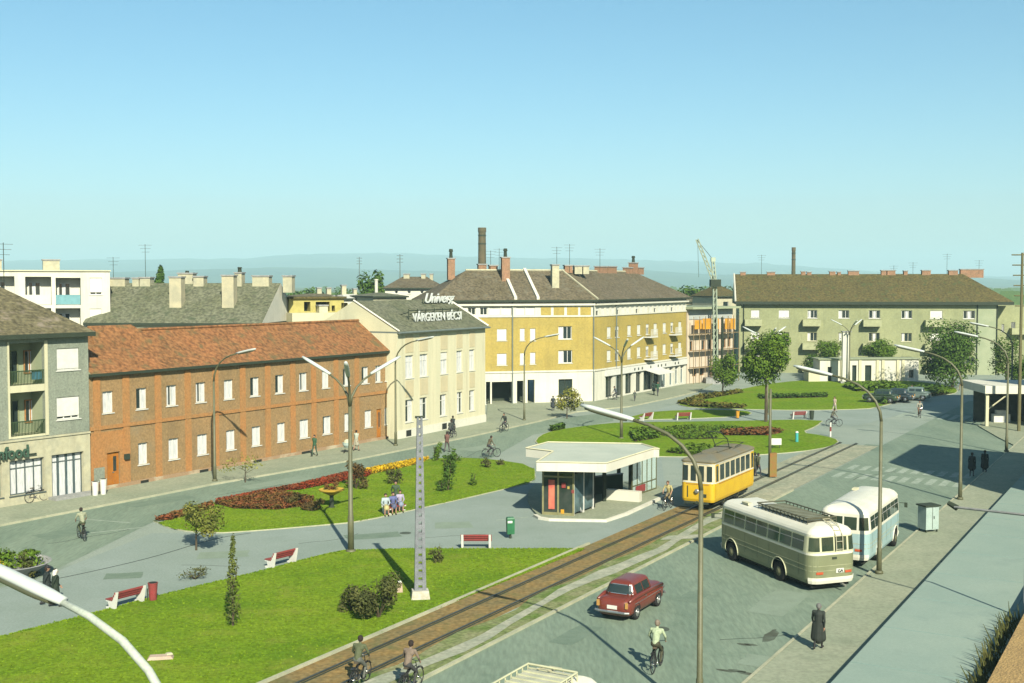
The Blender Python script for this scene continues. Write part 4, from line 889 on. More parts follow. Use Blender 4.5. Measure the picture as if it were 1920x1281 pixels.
# ---- apartment houses beyond the right edge; they throw the shadows on the road
def offblock(P_, h, label):
    x0, y0 = P_[0]; rt = thing('side_street_house', label, 'building', (x0, y0, 0), 0, 'houses beyond the right edge', world=True); mb = MB(); W_ = []
    for a, b in zip(P_, P_[1:] + P_[:1]):
        f = Fac(a, b); rs = [(u, u + 1.2, z, z + 1.5) for u in [1 + 2.6 * k for k in range(int(max(0, f.L - 1.4) // 2.6))] for z in (1, 4.2, 7.4, 10.6, 13.8) if z + 2.3 < h]
        wall(mb, f, 0, h, rs, .2); W_.append((f, rs))
    mb.v += [(x, y, h) for x, y in P_]; n = len(P_); mb.f.append(tuple(range(len(mb.v) - n, len(mb.v)))); mb.m.append(0)
    mb.build('wall', CREAM, rt)
    for f, rs in W_[-2:]:
        for r in rs: window(rt, f, r, .17, curt=[(.4, 1)])
    mb = MB(); n = len(P_); mb.add([(x, y, h + .01) for x, y in P_] + [(x, y, h + .25) for x, y in P_], [tuple(reversed(range(n))), tuple(range(n, 2 * n))] + [(i, (i + 1) % n, n + (i + 1) % n, n + i) for i in range(n)]); mb.build('roof_slab', TILE_G, rt)
offblock([(35.0, 73.0), (37.5, 60.0), (47.5, 77.3), (41.0, 83.5)], 14.0, 'cream corner house standing just outside the right edge of the square')
offblock([(54.8, 98.4), (65.6, 97.4), (71.6, 115.4), (61.1, 115.4)], 24.0, 'tall cream house outside the right edge beside the shelter')

# ---- foreground flat roof along the pavement
z4 = .68; rt = thing('raised_terrace', 'long raised blue-grey terrace beside the right pavement', 'terrace', tuple(ST(8, -10.3)), world=True)
TE = -10.35
mb = MB(); P4 = [ST(8, TE), ST(8, -2.2), ST(120, -2.2), ST(120, TE)]
mb.hexa([(p.x, p.y, z4 - .12) for p in P4] + [(p.x, p.y, z4) for p in P4]); mb.build('paving_slab', ROOFF, rt)
mb = MB(); q = [ST(8.1, TE + .06), ST(8.1, -2.3), ST(119.9, -2.3), ST(119.9, TE + .06)]; mb.hexa([(p.x, p.y, 0) for p in q] + [(p.x, p.y, z4 - .121) for p in q]); mb.build('wall', GREYW, rt)
mb = MB()
for k in range(22): s_ = 12 + 5 * k; a, b = ST(s_, TE), ST(s_, -2.3); mb.tube([(a.x, a.y, z4 + .002), (b.x, b.y, z4 + .002)], .012, 4)
mb.tube([ST(8, -6.2, z4 + .002), ST(119, -6.2, z4 + .002)], .012, 4)
mb.build('paving_joint', mat('roof_edge_bitumen', (.15, .25, .23), (.19, .29, .26), scale=.6), rt)
# pipe projecting over the edge
t = thing('projecting_pipe', 'slim pale pipe with dark end projecting over the terrace edge', 'pipe', tuple(ST(52, -8)), world=True)
a, b = P(1790, 951, 50), P(1925, 966, 47); mb = MB(); mb.tube([a, b], .055, 6); mb.build('tube', CONC, t); mb = MB(); mb.tube([P(1778, 943, 50.3), P(1795, 953, 50)], [.10, .13], 7); mb.build('end_piece', FASC, t)
mb = MB(); mb.tube([b, (b.x, b.y, .66)], .06, 6); mb.build('bracket', CONC, t)
# tiled parapet in the bottom right corner
fp = Fac(ST(8, -5.75), ST(75, -5.75)); rt = thing('sandy_bank', 'sunlit rough orange-brown bank in the lower right corner', 'bank', (fp.A.x, fp.A.y, 0), world=True)
mb = MB(); mb.hexa([fp.pt(0, 0, .6), fp.pt(fp.L, 0, .6), fp.pt(fp.L, -5.6, .6), fp.pt(0, -5.6, .6), fp.pt(0, -.35, 1.65), fp.pt(fp.L, -.35, 1.65), fp.pt(fp.L, -5.6, 3.4), fp.pt(0, -5.6, 3.4)]); mb.build('slope', mat('rough_sand', (.72, .46, .17), (.50, .32, .13), scale=1.6, nr=.75, detail=12, fine=.35, fscale=14, bump=1.0, bscale=12), rt)
mb = MB(); mb.bf(fp, 0, fp.L, -.05, .12, .6, .86); mb.build('edging', mat('bank_edging', (.36, .37, .25), (.25, .26, .17), scale=1.5, nr=.7), rt)

# ================================================================ PLANTS
def foliage(mb, c, r, n, size, lumps=7, squash=1.0, mi=0):
    """leaf-sized faces spread through a lumpy volume"""
    c = Vector(c); L = []
    for k in range(lumps):
        a = random.uniform(0, 6.28); e = random.uniform(-.8, 1.0); rr = random.uniform(.35, .72) if lumps < 12 else random.uniform(.25, .6)
        L.append((Vector((math.cos(a) * r[0] * rr, math.sin(a) * r[1] * rr, e * r[2] * .62)), random.uniform(.28, .52)))
    L.append((Vector((0, 0, 0)), .60))
    if lumps == 4: L = [(Vector((0, 0, 0)), 1.0)]
    for i in range(n):
        lc, lr = random.choice(L); 
        d = Vector((random.gauss(0, 1), random.gauss(0, 1), random.gauss(0, 1))).normalized() * (random.random() ** .4)
        p = c + lc + Vector((d.x * r[0] * lr, d.y * r[1] * lr, d.z * r[2] * lr)); s = size * random.uniform(.5, 1.2)
        nn = (d + Vector((random.uniform(-.7, .7), random.uniform(-.7, .7), random.uniform(-.2, .9)))).normalized(); x = nn.orthogonal().normalized(); y = nn.cross(x)
        t = random.uniform(0, 3); x, y = x * math.cos(t) + y * math.sin(t), y * math.cos(t) - x * math.sin(t)
        mb.quad(p - x * s, p - y * s * .55, p + x * s, p + y * s * .55, mi)
def tree(name, label, px, py, h, rad, m=LEAF, n=2600, size=.17, trunk=None, cat='tree', group=None, tr=.12, sway=0, cone=False, sparse=False, loc=None):
    c = loc if loc is not None else G(px, py); t = thing(name, label, cat, (c.x, c.y, c.z), group=group); trunk = h * .3 if trunk is None else trunk
    ch = (h - trunk); mb = MB(); top = trunk + ch * .62
    mb.tube([(0, 0, -.05), (sway * .3, .02, trunk * .6), (sway, 0, trunk), (sway * 1.3, .05, top)], [tr * 1.3, tr, tr * .8, tr * .25], 7)
    for k in range(6):
        a = k * 1.05 + random.random() * .5; z = trunk * random.uniform(.85, 1.1) + ch * .07 * k; q = rad * random.uniform(.5, .75)
        mb.tube([(sway, 0, z), (sway + math.cos(a) * q * .5, math.sin(a) * q * .5, z + ch * .14), (sway + math.cos(a) * q, math.sin(a) * q, z + ch * .32)], [tr * .45, tr * .3, tr * .1], 5)
    mb.build('trunk', BARK, t)
    fm = MB()
    if cone:
        for k in range(9):
            zz = trunk + ch * (k + .5) / 9; rr = rad * (1 - k / 9.5) ** .8 * random.uniform(.8, 1.1); foliage(fm, (sway + random.uniform(-.1, .1) * rad, random.uniform(-.1, .1) * rad, zz), (rr, rr, ch * .11), n // 9, size, 4)
    else: foliage(fm, (sway, 0, trunk + ch * .5), (rad * 1.25, rad * 1.25, ch * .62), n, size, 16 if rad > 1.6 else 9)
    fm.build('crown', m, t); return t
def shrub(label, px, py, h, rad, m=LEAFO, n=900, size=.1, name='shrub', group=None, cat='shrub', sq=1.0):
    c = G(px, py); t = thing(name, label, cat, (c.x, c.y, 0), group=group); mb = MB()
    for k in range(7):
        a = k * .9; mb.tube([(0, 0, -.02), (math.cos(a) * rad * .35, math.sin(a) * rad * .35, h * .45), (math.cos(a) * rad * .7, math.sin(a) * rad * .7, h * .8)], [.03, .02, .008], 4)
    mb.build('stems', BARK, t); fm = MB(); foliage(fm, (0, 0, h * .5), (rad * 1.2, rad * 1.2 * sq, h * .62), n, size, 8); fm.build('foliage', m, t); return t
tree('young_tree', 'small bushy tree with yellow-green leaves at the tip of the flower lawn', 368, 1032, 2.7, 1.15, leafmat('leaf_dull_yellow', (.10, .125, .02), (.21, .20, .04)), 2000, .09, .8, tr=.05)
MATS['leaf_yellowish']
tree('sapling', 'thin half-bare sapling in front of the brown terrace', 460, 905, 1.9, 1.5, LEAFY, 260, .09, .6, tr=.04)
tree('slender_tree', 'narrow dark young tree on the front lawn right of the red bin', 437, 1176, 3.7, .42, leafmat('leaf_grey_green', (.07, .10, .02), (.12, .14, .03)), 800, .075, .35, tr=.05, cone=True)
shrub('big spreading dark shrub beside the lattice pole on the front lawn', 710, 1160, 1.9, 1.0, LEAFO, 2600, .08)
shrub('small round dark shrub left of the big one on the front lawn', 660, 1147, 1.15, .5, LEAFO, 700, .08)
shrub('tiny dark shrub in the front lawn right of the lattice pole', 818, 1056, .85, .35, LEAFO, 320, .07)
shrub('low leafless-looking shrub growing on the grey path', 366, 1086, .5, .75, LEAFO, 260, .06)
shrub('small rounded evergreen at the far corner of the flower lawn', 819, 865, 1.5, .45, LEAF, 600, .09)
shrub('low wide shrub at the far edge of the flower lawn', 851, 868, .8, .75, LEAFD, 500, .09)
shrub('tall dark narrow evergreen shrub in the flower lawn', 840, 921, 3.0 * .9, .5, LEAFD, 900, .1)
shrub('small dark shrub touching the tall narrow evergreen', 829, 923, .9, .35, LEAFD, 300, .08)
shrub('reddish brown shrub behind the three-armed lamp in the flower lawn', 668, 918, 1.9, .75, LEAFR, 1100, .1)
shrub('grey-green shrub between the yellow flowers and the bench sitters', 740, 908, 1.2, .6, LEAFO, 500, .09)
shrub('rust coloured shrub at the near side of the red flowers', 545, 948, .8, .8, LEAFR, 900, .08)
shrub('dark rust coloured shrub in front of the red flowers', 585, 960, .8, .7, LEAFR, 800, .08)
shrub('tiny upright shrub in the lawn near the kiosk', 887, 912, 1.1, .25, LEAF, 220, .08)
shrub('small olive shrub at the lawn corner by the kiosk', 912, 878, .8, .4, LEAFO, 260, .08)
shrub('small olive shrub behind the kiosk roof corner', 935, 873, .5, .4, LEAFO, 200, .08)
tree('plaza_tree', 'yellow-green young tree in front of the white arcade', 1063, 785, 3.2, 1.3, LEAFY, 1400, .13, .7, tr=.06)
tree('broad_tree', 'largest round green tree in front of the green block', 1436, 792, 9.1, 2.55, LEAF, 9500, .16, 3.9, tr=.14)
tree('oval_tree', 'oval green tree before the unfinished building', 1355, 741, 5.1, 1.65, LEAF, 4500, .15, .9, tr=.1)
tree('pavilion_tree', 'bright green round tree at the left end of the pavilion', 1553, 722, 5.8, 2.1, LEAF, 3600, .17, 2.4, tr=.12, loc=Vector((593 * 176.5 / F, 176.5, 0)))
tree('pavilion_tree', 'bushy tree overhanging the middle of the pavilion roof', 1652, 722, 5.6, 2.6, LEAF, 4400, .17, 2.6, tr=.12, loc=Vector((692 * 176.5 / F, 176.5, 0)))
tree('pavilion_tree', 'low dark tree at the left wall of the pavilion', 1525, 722, 3.8, 1.5, LEAFD, 1700, .16, .6, tr=.1, loc=Vector((562 * 176.5 / F, 176.5, 0)))
tree('tall_tree', 'tall dark tree with ragged crown right of the pavilion', 1786, 727, 8.4, 3.8, LEAFD, 13000, .19, .5, tr=.2)
tree('tall_tree', 'slim dark tree at the right end of the green block', 1886, 728, 6.6, 2.0, LEAFD, 2500, .16, 1.2, tr=.15)
tree('tall_tree', 'dark leafy tree behind the shelter canopy', 1915, 735, 4.8, 2.2, LEAFD, 2700, .17, 1.0, tr=.14)
tree('round_tree', 'dark round tree far behind beside the white vent column', 697, 545, 15.6, 2.3, LEAFD, 3600, .32, 9, loc=P(697, 530, 190) * 1 - Vector((0, 0, 14)), tr=.2)
tree('pointed_tree', 'pointed dark tree poking over the long slate roof', 300, 540, 16.0, 1.5, LEAFD, 2400, .25, 9, cone=True, loc=P(300, 530, 160) - Vector((0, 0, 14)), tr=.2)
for i, (x, h, r_) in enumerate(((565, 12.9, 3), (583, 12.6, 3), (655, 12.4, 3), (1292, 13.2, 4), (1304, 12.6, 4), (1318, 12.6, 4), (1352, 13.0, 4))):
    tree('distant_tree', ['dark tree left of the attic arches', 'dark tree above the attic arches', 'dark tree behind the white sheet roof', 'leafy tree behind the yellow building end', 'low leafy tree behind the flat roof', 'leafy tree nearest the crane mast', 'leafy tree right of the crane mast'][i], x, 540, h, r_, LEAFD, 900, .45, 6, group='trees behind the houses', loc=P(x, 530, 230 + 8 * i) - Vector((0, 0, 14)), tr=.25)
# a belt of far woodland on the plain
fm = MB()
for k in range(2600):
    Y = random.uniform(420, 1600); px_ = random.uniform(-50, 1950); c = P(px_, 530, Y)
    cl = math.sin(c.x * .02 + 1.3) + math.sin(Y * .013)
    if cl < .15: continue
    h = random.uniform(5, 10); a = random.uniform(4, 9)
    for j in range(3):
        q = Vector((c.x + random.uniform(-4, 4), c.y, h * random.uniform(.2, .6))); s = a * .7; fm.quad(q + Vector((-s, 0, -h * .3)), q + Vector((s, 0, -h * .3)), q + Vector((s * .5, 1, h * .4)), q + Vector((-s * .6, 1, h * .4)))
tag(fm.build('distant_woodland', LEAFD), kind='stuff')
# flower beds
def bed(px, m, n, h, name, size=.07):
    pts = [G(x, y) for x, y in px]; slab(name + '_bed_soil', pts, .085, mat('bed_soil', (.09, .06, .03)), side=0)
    tri = tessellate_polygon([pts]); T = [(pts[a], pts[b], pts[c]) for a, b, c in tri]; A = [((b - a).cross(c - a)).length for a, b, c in T]; fm = MB()
    for k in range(n):
        a, b, c = random.choices(T, A)[0]; u, v = random.random(), random.random()
        if u + v > 1: u, v = 1 - u, 1 - v
        p = a + (b - a) * u + (c - a) * v + Vector((0, 0, .08 + h * random.random()))
        s = size * random.uniform(.6, 1.4); t = random.uniform(0, 6.28); x = Vector((math.cos(t), math.sin(t), random.uniform(-.5, .5))) * s; y = Vector((-math.sin(t), math.cos(t), random.uniform(-.5, .9))) * s
        fm.quad(p - x, p - y, p + x, p + y)
    tag(fm.build(name, m), kind='stuff')
bed([(402, 943), (470, 929), (560, 912), (648, 890), (672, 885), (700, 888), (690, 895), (640, 905), (560, 921), (520, 922), (430, 945)], FLR, 15000, .2, 'red_flowers', .055)
bed([(400, 946), (520, 924), (590, 938), (580, 950), (520, 958), (440, 956)], FLO, 13000, .22, 'rust_flowers', .055)
bed([(676, 886), (775, 865), (805, 861), (790, 870), (740, 882), (690, 892)], FLY, 8000, .18, 'yellow_flowers', .055)
bed([(290, 977), (330, 966), (398, 946), (400, 955), (350, 968), (320, 978)], FLO, 2500, .2, 'edging_flowers', .08)
bed([(1350, 812), (1440, 806), (1470, 812), (1440, 818), (1360, 818)], FLO, 2600, .3, 'salvia_flowers', .12)
bed([(1270, 757), (1310, 744), (1385, 734), (1395, 737), (1320, 750), (1320, 757), (1400, 764), (1390, 767), (1300, 764)], leafmat('leaf_brown_green', (.15, .11, .02), (.10, .14, .015)), 3500, .3, 'border_flowers', .14)
bed([(1420, 744), (1550, 741), (1552, 746), (1425, 749)], LEAFD, 1500, .35, 'low_hedge', .12)
bed([(1580, 726), (1655, 722), (1690, 726), (1680, 733), (1605, 735)], LEAF, 3000, .6, 'shrubbery', .18)
bed([(1650, 745), (1700, 733), (1790, 738), (1700, 752), (1655, 760)], LEAFD, 2600, .9, 'shaded_shrubbery', .16)
bed([(1225, 806), (1300, 800), (1400, 803), (1350, 812), (1345, 824), (1280, 826), (1240, 818)], LEAF, 3600, .25, 'rose_bushes', .09)
bed([(1180, 812), (1225, 808), (1240, 822), (1190, 830)], LEAF, 1500, .5, 'low_bushes', .12)
bed([(1250, 850), (1290, 838), (1330, 840), (1340, 852), (1290, 855)], LEAF, 1500, .3, 'lawn_shrubbery', .1)
bed([(1030, 806), (1055, 801), (1060, 805), (1035, 810)], LEAFD, 600, .4, 'corner_shrubbery', .12)
# stems beside the tiled parapet
fm = MB()
for k in range(420):
    b = Vector(fp.pt(random.uniform(20, 42), random.uniform(-.1, .45), .7))
    q = b + Vector((random.uniform(-.35, .1), random.uniform(-.15, .3), random.uniform(.3, .8)))
    fm.tube([b, q], [.045, .008], 3)
tag(fm.build('dry_grass_stems', LEAFO), kind='stuff')
# round flower tub, bottom left
c = G(20, 1082); t = thing('flower_tub', 'wide round flower tub overgrown with yellow and green plants at the left edge', 'planter', (c.x, c.y, 0)); mb = MB(); mb.lathe((0, 0, 0), [(.8, 0), (1.0, .1), (1.75, .62), (1.85, .7), (1.75, .72), (1.6, .6)], 28); mb.build('bowl', CONC, t, smooth=False)
fm = MB(); foliage(fm, (0, 0, .95), (1.6, 1.6, .45), 1300, .1, 9); fm.build('plants', LEAF, t); fm = MB(); foliage(fm, (-.5, -.9, .8), (.7, .5, .25), 300, .08, 4); fm.build('blossoms', FLY, t)
shrub('dark leafy bush beside the round flower tub', 57, 1085, 1.3, .55, LEAFO, 700, .08)
# flower bowl on a pedestal in the flower lawn
c = G(622, 953); t = thing('flower_pedestal', 'yellow flower bowl on a dark pedestal in the flower lawn', 'planter', (c.x, c.y, 0)); mb = MB(); mb.lathe((0, 0, 0), [(.3, 0), (.14, .15), (.12, .75), (.2, .85)], 12); mb.build('pedestal', FASC, t)
mb = MB(); mb.lathe((0, 0, .85), [(.25, 0), (.78, .28), (.8, .34), (.6, .3)], 18); mb.build('bowl', mat('ochre_bowl', (.62, .4, .05)), t); fm = MB(); foliage(fm, (0, 0, 1.35), (.55, .5, .4), 420, .07, 5); fm.build('blossoms', FLO, t)

# ================================================================ STREET LAMPS
def sweep_head(mb, a, b, w, h, mi=0):
    a, b = Vector(a), Vector(b); n = 7; path = [a + (b - a) * k / (n - 1) for k in range(n)]
    mb.tube(path, [w * q for q in (.7, .95, 1, 1, 1, .92, .6)], 10, mi, flat=h / w)
def make_lamp():
    t = thing('street_lamp', 'x', 'street lamp'); mb = MB()
    mb.tube([(0, 0, 0), (0, 0, 1.2), (0, 0, 1.25), (0, 0, 7.3)], [.13, .12, .10, .075], 10); mb.lathe((0, 0, 0), [(.2, 0), (.2, .12), (.13, .16)], 10); mb.build('pole', POLE, t, smooth=True)
    mb = MB(); mb.tube([(0, 0, 7.3), (.06, 0, 7.75), (.28, 0, 8.25), (.65, 0, 8.68), (1.15, 0, 9.02), (1.8, 0, 9.27), (2.6, 0, 9.45)], [.075, .07, .065, .06, .06, .055, .05], 10); mb.build('arm', POLE, t, smooth=True)
    mb = MB(); sweep_head(mb, (2.35, 0, 9.42), (4.25, 0, 9.80), .125, .085); h = mb.build('lamp_head', HEADM, t, smooth=True)
    mb = MB(); sweep_head(mb, (2.6, 0, 9.40), (4.1, 0, 9.70), .12, .08); mb.build('lamp_glass', mat('lamp_glass_dark', (.12, .13, .08), rough=.2, fine=0), h, smooth=True)
    return t
def make_lamp3():
    t = thing('three_armed_lamp', 'x', 'street lamp'); mb = MB()
    mb.tube([(0, 0, 0), (0, 0, 1.9), (0, 0, 1.95), (0, 0, 7.7)], [.165, .155, .125, .09], 12); mb.lathe((0, 0, 0), [(.26, 0), (.26, .12), (.17, .18)], 12); mb.build('pole', POLE, t, smooth=True)
    for k in range(3):
        a = R(90 + 120 * k + 180); c, s = math.cos(a), math.sin(a); mb = MB(); A = lambda r, z: (c * r, s * r, z)
        mb.tube([A(0, 7.6), A(.1, 8.1), A(.4, 8.6), A(.85, 9.0), A(1.35, 9.28)], [.09, .075, .06, .055, .05], 8); ar = mb.build('arm', POLE, t, smooth=True)
        mb = MB(); sweep_head(mb, A(1.2, 9.25), A(2.95, 10.1), .125, .09); mb.build('lamp_head', HEADM, ar, smooth=True)
    return t
GL1 = 'single-arm street lamps'
l0 = make_lamp(); AR = math.atan2(.498, -.867)      # arm points across the road to the left
c = G(1648, 1080); place(l0, (c.x, c.y, .12), AR, 'curved single-arm street lamp beside the two parked buses', GL1)
c = G(1800, 940); dup(l0, (c.x, c.y, .12), AR, 'curved single-arm street lamp at the near crossing on the right kerb', GL1)
c = G(1887, 850); dup(l0, (c.x, c.y, .12), AR, 'curved single-arm street lamp whose pole crosses the white shelter canopy', GL1)
c = ST(133, -13.3); dup(l0, (52, 124.5, 0), AR, 'farthest curved street lamp of the right row, behind the shelter', GL1)
c = ST(0, 0); dup(l0, (6.0, 37.8, .12), AR, 'curved street lamp reaching over the kiosk roof, its foot below the frame', GL1)
nl = dup(l0, (-4.42, 15.9, 0), AR, 'nearest street lamp, only its sunlit arm sweeping over the bottom left corner', GL1, 1.0)
ARM = mat('lamp_arm_sunlit', (.50, .55, .46), (.42, .47, .40), scale=3, rough=.45)  # paler copy of the lamp paint, sunlight put into this arm's colour
for ch in KIDS(nl):
    if ch.name.startswith('arm'): ch.data = ch.data.copy(); ch.data.materials[0] = ARM
AL = math.atan2(-.547, .837)
c = G(403, 905); dup(l0, (c.x, c.y, .1), AL, 'slim street lamp in front of the brown terrace', GL1, .96)
c = G(742, 838); dup(l0, (c.x, c.y, .1), AL, 'slim street lamp at the joint of the brown terrace and the beige building', GL1, .96)
c = G(983, 790); dup(l0, (c.x, c.y, .1), AL + .2, 'slim street lamp in front of the dark arcade', GL1, .9)
c = G(1592, 719); GL3 = 'three-armed lamps on the lawns'
l3 = make_lamp3(); c = G(658, 1036); place(l3, (c.x, c.y, 0), R(4), 'three-armed lamp at the tip of the front lawn', GL3)
for px, py, h, lab in ((1165, 823, .9, 'three-armed lamp beyond the kiosk, before the white shops'), (1592, 720, .88, 'three-armed lamp beside the white pylon')):
    c = G(px, py); dup(l3, (c.x, c.y, 0), R(6), lab, GL3, h)
c = P(1441, 530, 127); dup(l3, (c.x, 127, 0), R(5), 'three-armed lamp whose heads show above the broad round tree', GL3, .92)
# plain trolley pole with poster box
c = G(1443, 896); t = thing('utility_pole', 'plain dark pole with a rusty poster box, right of the tram', 'pole', (c.x, c.y, 0)); mb = MB(); mb.tube([(0, 0, 0), (0, 0, 6.4)], [.12, .09], 10); mb.build('pole', POLE, t, smooth=True)
mb = MB(); mb.box((.22, 0, .95), (.5, .4, 1.7)); mb.build('poster_box', mat('rust_box', (.22, .17, .04), (.28, .13, .04), scale=3), t)
# concrete lattice pole
c = G(788, 1124); t = thing('concrete_pole', 'tapering grey concrete pole pierced by small holes on a white footing', 'pole', (c.x, c.y, 0)); mb = MB(); n = 22; H = 8.1
for k in range(n):
    z0, z1 = .3 + (H - .3) * k / n, .3 + (H - .3) * (k + 1) / n; w0, w1 = .54 - .30 * z0 / H, .54 - .30 * z1 / H
    for sx in (-1, 1):
        mb.hexa([(sx * w0 / 2, -.13, z0), (sx * w0 / 2 * .35, -.13, z0), (sx * w0 / 2 * .35, .13, z0), (sx * w0 / 2, .13, z0), (sx * w1 / 2, -.13, z1), (sx * w1 / 2 * .35, -.13, z1), (sx * w1 / 2 * .35, .13, z1), (sx * w1 / 2, .13, z1)] if sx > 0 else
                [(sx * w0 / 2 * .35, -.13, z0), (sx * w0 / 2, -.13, z0), (sx * w0 / 2, .13, z0), (sx * w0 / 2 * .35, .13, z0), (sx * w1 / 2 * .35, -.13, z1), (sx * w1 / 2, -.13, z1), (sx * w1 / 2, .13, z1), (sx * w1 / 2 * .35, .13, z1)])
    zz = z0 + (z1 - z0) * .62
    mb.hexa([(-w0 * .18, -.11, z0), (w0 * .18, -.11, z0), (w0 * .18, .11, z0), (-w0 * .18, .11, z0), (-w0 * .18, -.11, zz), (w0 * .18, -.11, zz), (w0 * .18, .11, zz), (-w0 * .18, .11, zz)])
mb.build('shaft', mat('old_concrete', (.235, .25, .27), (.16, .175, .19), scale=2, fine=.25), t); t.rotation_euler.z = .15
mb = MB(); mb.box((0, 0, .2), (.85, .7, .45), taper=.85); mb.build('footing', mat('white_footing', (.6, .58, .5), (.45, .42, .32), scale=4), t); mb = MB(); mb.tube([(-.2, 0, H), (.2, 0, H)], .06, 6); mb.build('pole_cap', FASC, t)
c = G(749, 1113); t = thing('marker_stone', 'small pale marker stone between the big shrub and the lattice pole', 'stone', (c.x, c.y, .07)); mb = MB(); mb.box((0, 0, .22), (.26, .22, .45), .3, taper=.8); mb.build('stone', mat('pale_stone', (.55, .42, .32)), t); mb = MB(); mb.box((0, 0, .47), (.2, .17, .06), .3, taper=.7); mb.build('cap', WHITE, t)
# pole at the far right
c = P(1916, 530, 112); t = thing('mast_pole', 'tall dark wooden mast with crossarms cut by the right frame edge', 'pole', (c.x, c.y, 0)); mb = MB(); h = ZH(474, 112); mb.tube([(0, 0, 0), (0, 0, h)], [.17, .12], 8); mb.build('pole', mat('tarred_wood', (.16, .15, .07)), t)
mb = MB()
for k in range(6): mb.tube([(-1.0 + .08 * k, 0, h - .2 - k * .95), (1.0, 0, h - .2 - k * .95)], .06, 5)
mb.build('crossarms', MATS['tarred_wood'], t)

# ================================================================ BENCHES, BINS, SIGNS
SLAT = mat('red_slat', (.30, .045, .045), (.22, .05, .04), scale=3, fine=.2)
def make_bench():
    t = thing('park_bench', 'x', 'bench'); 
    for sx in (-1, 1):
        x = sx * .88; mb = MB()
        for pts in (((-.28, 0), (-.10, 0), (-.06, .40), (-.36, .86), (-.46, .86)), ((-.12, 0), (.30, 0), (.34, .10), (.12, .14), (.18, .36), (.34, .36), (.34, .44), (-.12, .44))):
            n = len(pts); v = [(x - .07, y, z) for y, z in pts] + [(x + .07, y, z) for y, z in pts]
            if len(pts) == 8: v = [(p[0] * 1.0 + (.002 if p[0] > 0 else -.002), p[1], p[2]) for p in v]
            mb.add(v, [tuple(reversed(range(n))), tuple(range(n, 2 * n))] + [(i, (i + 1) % n, n + (i + 1) % n, n + i) for i in range(n)])
        mb.build('support', WHITE, t)
    mb = MB()
    for k in range(4): mb.box((0, .28 - .13 * k, .465), (1.98, .10, .04))
    mb.build('seat', SLAT, t); mb = MB()
    for k in range(3): mb.box((0, -.20 - .085 * k, .56 + .125 * k), (1.98, .035, .10))
    mb.build('backrest', SLAT, t); return t
b0 = make_bench(); GB = 'red and white benches'
def bench(px0, py0, px1, py1, lab, flip=0, first=False, bury=0):
    a, b = G(px0, py0), G(px1, py1); m = (a + b) / 2; rz = math.atan2(b.y - a.y, b.x - a.x) + flip
    if first: place(b0, (m.x, m.y, 0), rz, lab, GB); b0.scale = (.82, .9, .92)
    else: dup(b0, (m.x, m.y, 0), rz, lab, GB)
bench(205, 1144, 265, 1128, 'red-slatted white bench next to the red bin', first=True)
bench(505, 1066, 548, 1055, 'red-slatted white bench on the path left of the tall three-armed lamp')
bench(862, 1028, 924, 1028, 'red-slatted white bench beside the green bin')
bench(716, 968, 762, 956, 'bench under the group of sitting people by the flower lawn', math.pi)
bench(1265, 788, 1296, 787, 'faded bench on the thin lawn strip behind the kiosk')
bench(1480, 786, 1514, 785, 'faded bench by the path before the big far lawn')
bench(1196, 790, 1226, 786, 'faded bench nearest the second three-armed lamp')
def bin_(px, py, label, m, h=.75, r=.2, name='litter_bin', body=None):
    c = G(px, py); t = thing(name, label, 'bin', (c.x, c.y, 0)); mb = MB(); mb.lathe((0, 0, .08), [(r * .75, 0), (r, h), (r * 1.06, h), (r * 1.06, h + .04)], 14, close=True); mb.build('bucket', m, t)
    mb = MB(); mb.lathe((0, 0, 0), [(r * .8, 0), (r * .3, .1)], 10); mb.tube([(-r - .03, 0, 0), (-r - .03, 0, h * .8)], .025, 6); mb.build('stand', FASC, t)
    mb = MB(); mb.lathe((0, 0, h + .121), [(r * .9, 0), (r * .85, .01)], 12); mb.build('opening', DARK, t); return t
bin_(287, 1128, 'red litter bin beside the nearest bench', SLAT, .72, .21)
bin_(1508 + 14, 787, 'dark litter bin right of the faded far bench', FASC, .8, .25)
bin_(1383, 785, 'small ochre post box at the end of the thin lawn strip', ORANGE, .7, .2)
bin_(194, 930, 'white can by the orange door, right one of the pair', WHITE, 1.0, .22); bin_(179, 932, 'white can by the stone shopfront, left one of the pair', WHITE, .9, .22)
c = G(957, 1010); t = thing('green_bin', 'tall green box bin on a post between bench and kiosk', 'bin', (c.x, c.y, 0)); GB_ = mat('green_paint', (.02, .13, .05), (.03, .17, .07), scale=3, rough=.5)
mb = MB(); mb.box((0, 0, .68), (.40, .34, .82), .2, taper=1.05); mb.build('box', GB_, t); mb = MB(); mb.box((0, 0, 1.14), (.44, .38, .08), .2, taper=.8); mb.build('lid', GB_, t); mb = MB(); mb.box((0, 0, .14), (.1, .1, .28), .2); mb.build('post', FASC, t); mb = MB(); mb.box((-.02, -.19, .95), (.26, .03, .12), .2); mb.build('slot', WHITE, t)
# pale cabinet on the right kerb
c = G(1740, 1000); t = thing('metal_cabinet', 'pale blue-grey metal cabinet on the right kerb', 'cabinet', (c.x, c.y, .1), R(20)); CAB = mat('cabinet_paint', (.40, .50, .46), (.34, .44, .4), scale=2, rough=.5)
mb = MB(); mb.box((0, 0, .82), (.86, .7, 1.3)); mb.build('body', CAB, t); mb = MB(); mb.box((0, 0, 1.5), (1.05, .85, .07)); mb.build('lid', FASC, t); mb = MB()
for x in (-.36, .36):
    for y in (-.28, .28): mb.box((x, y, .08), (.07, .07, .17))
mb.build('feet', FASC, t); mb = MB(); mb.box((.0, -.36, .82), (.02, .015, 1.2)); mb.box((.1, -.365, .85), (.04, .03, .16)); mb.build('door_seam', FASC, t)
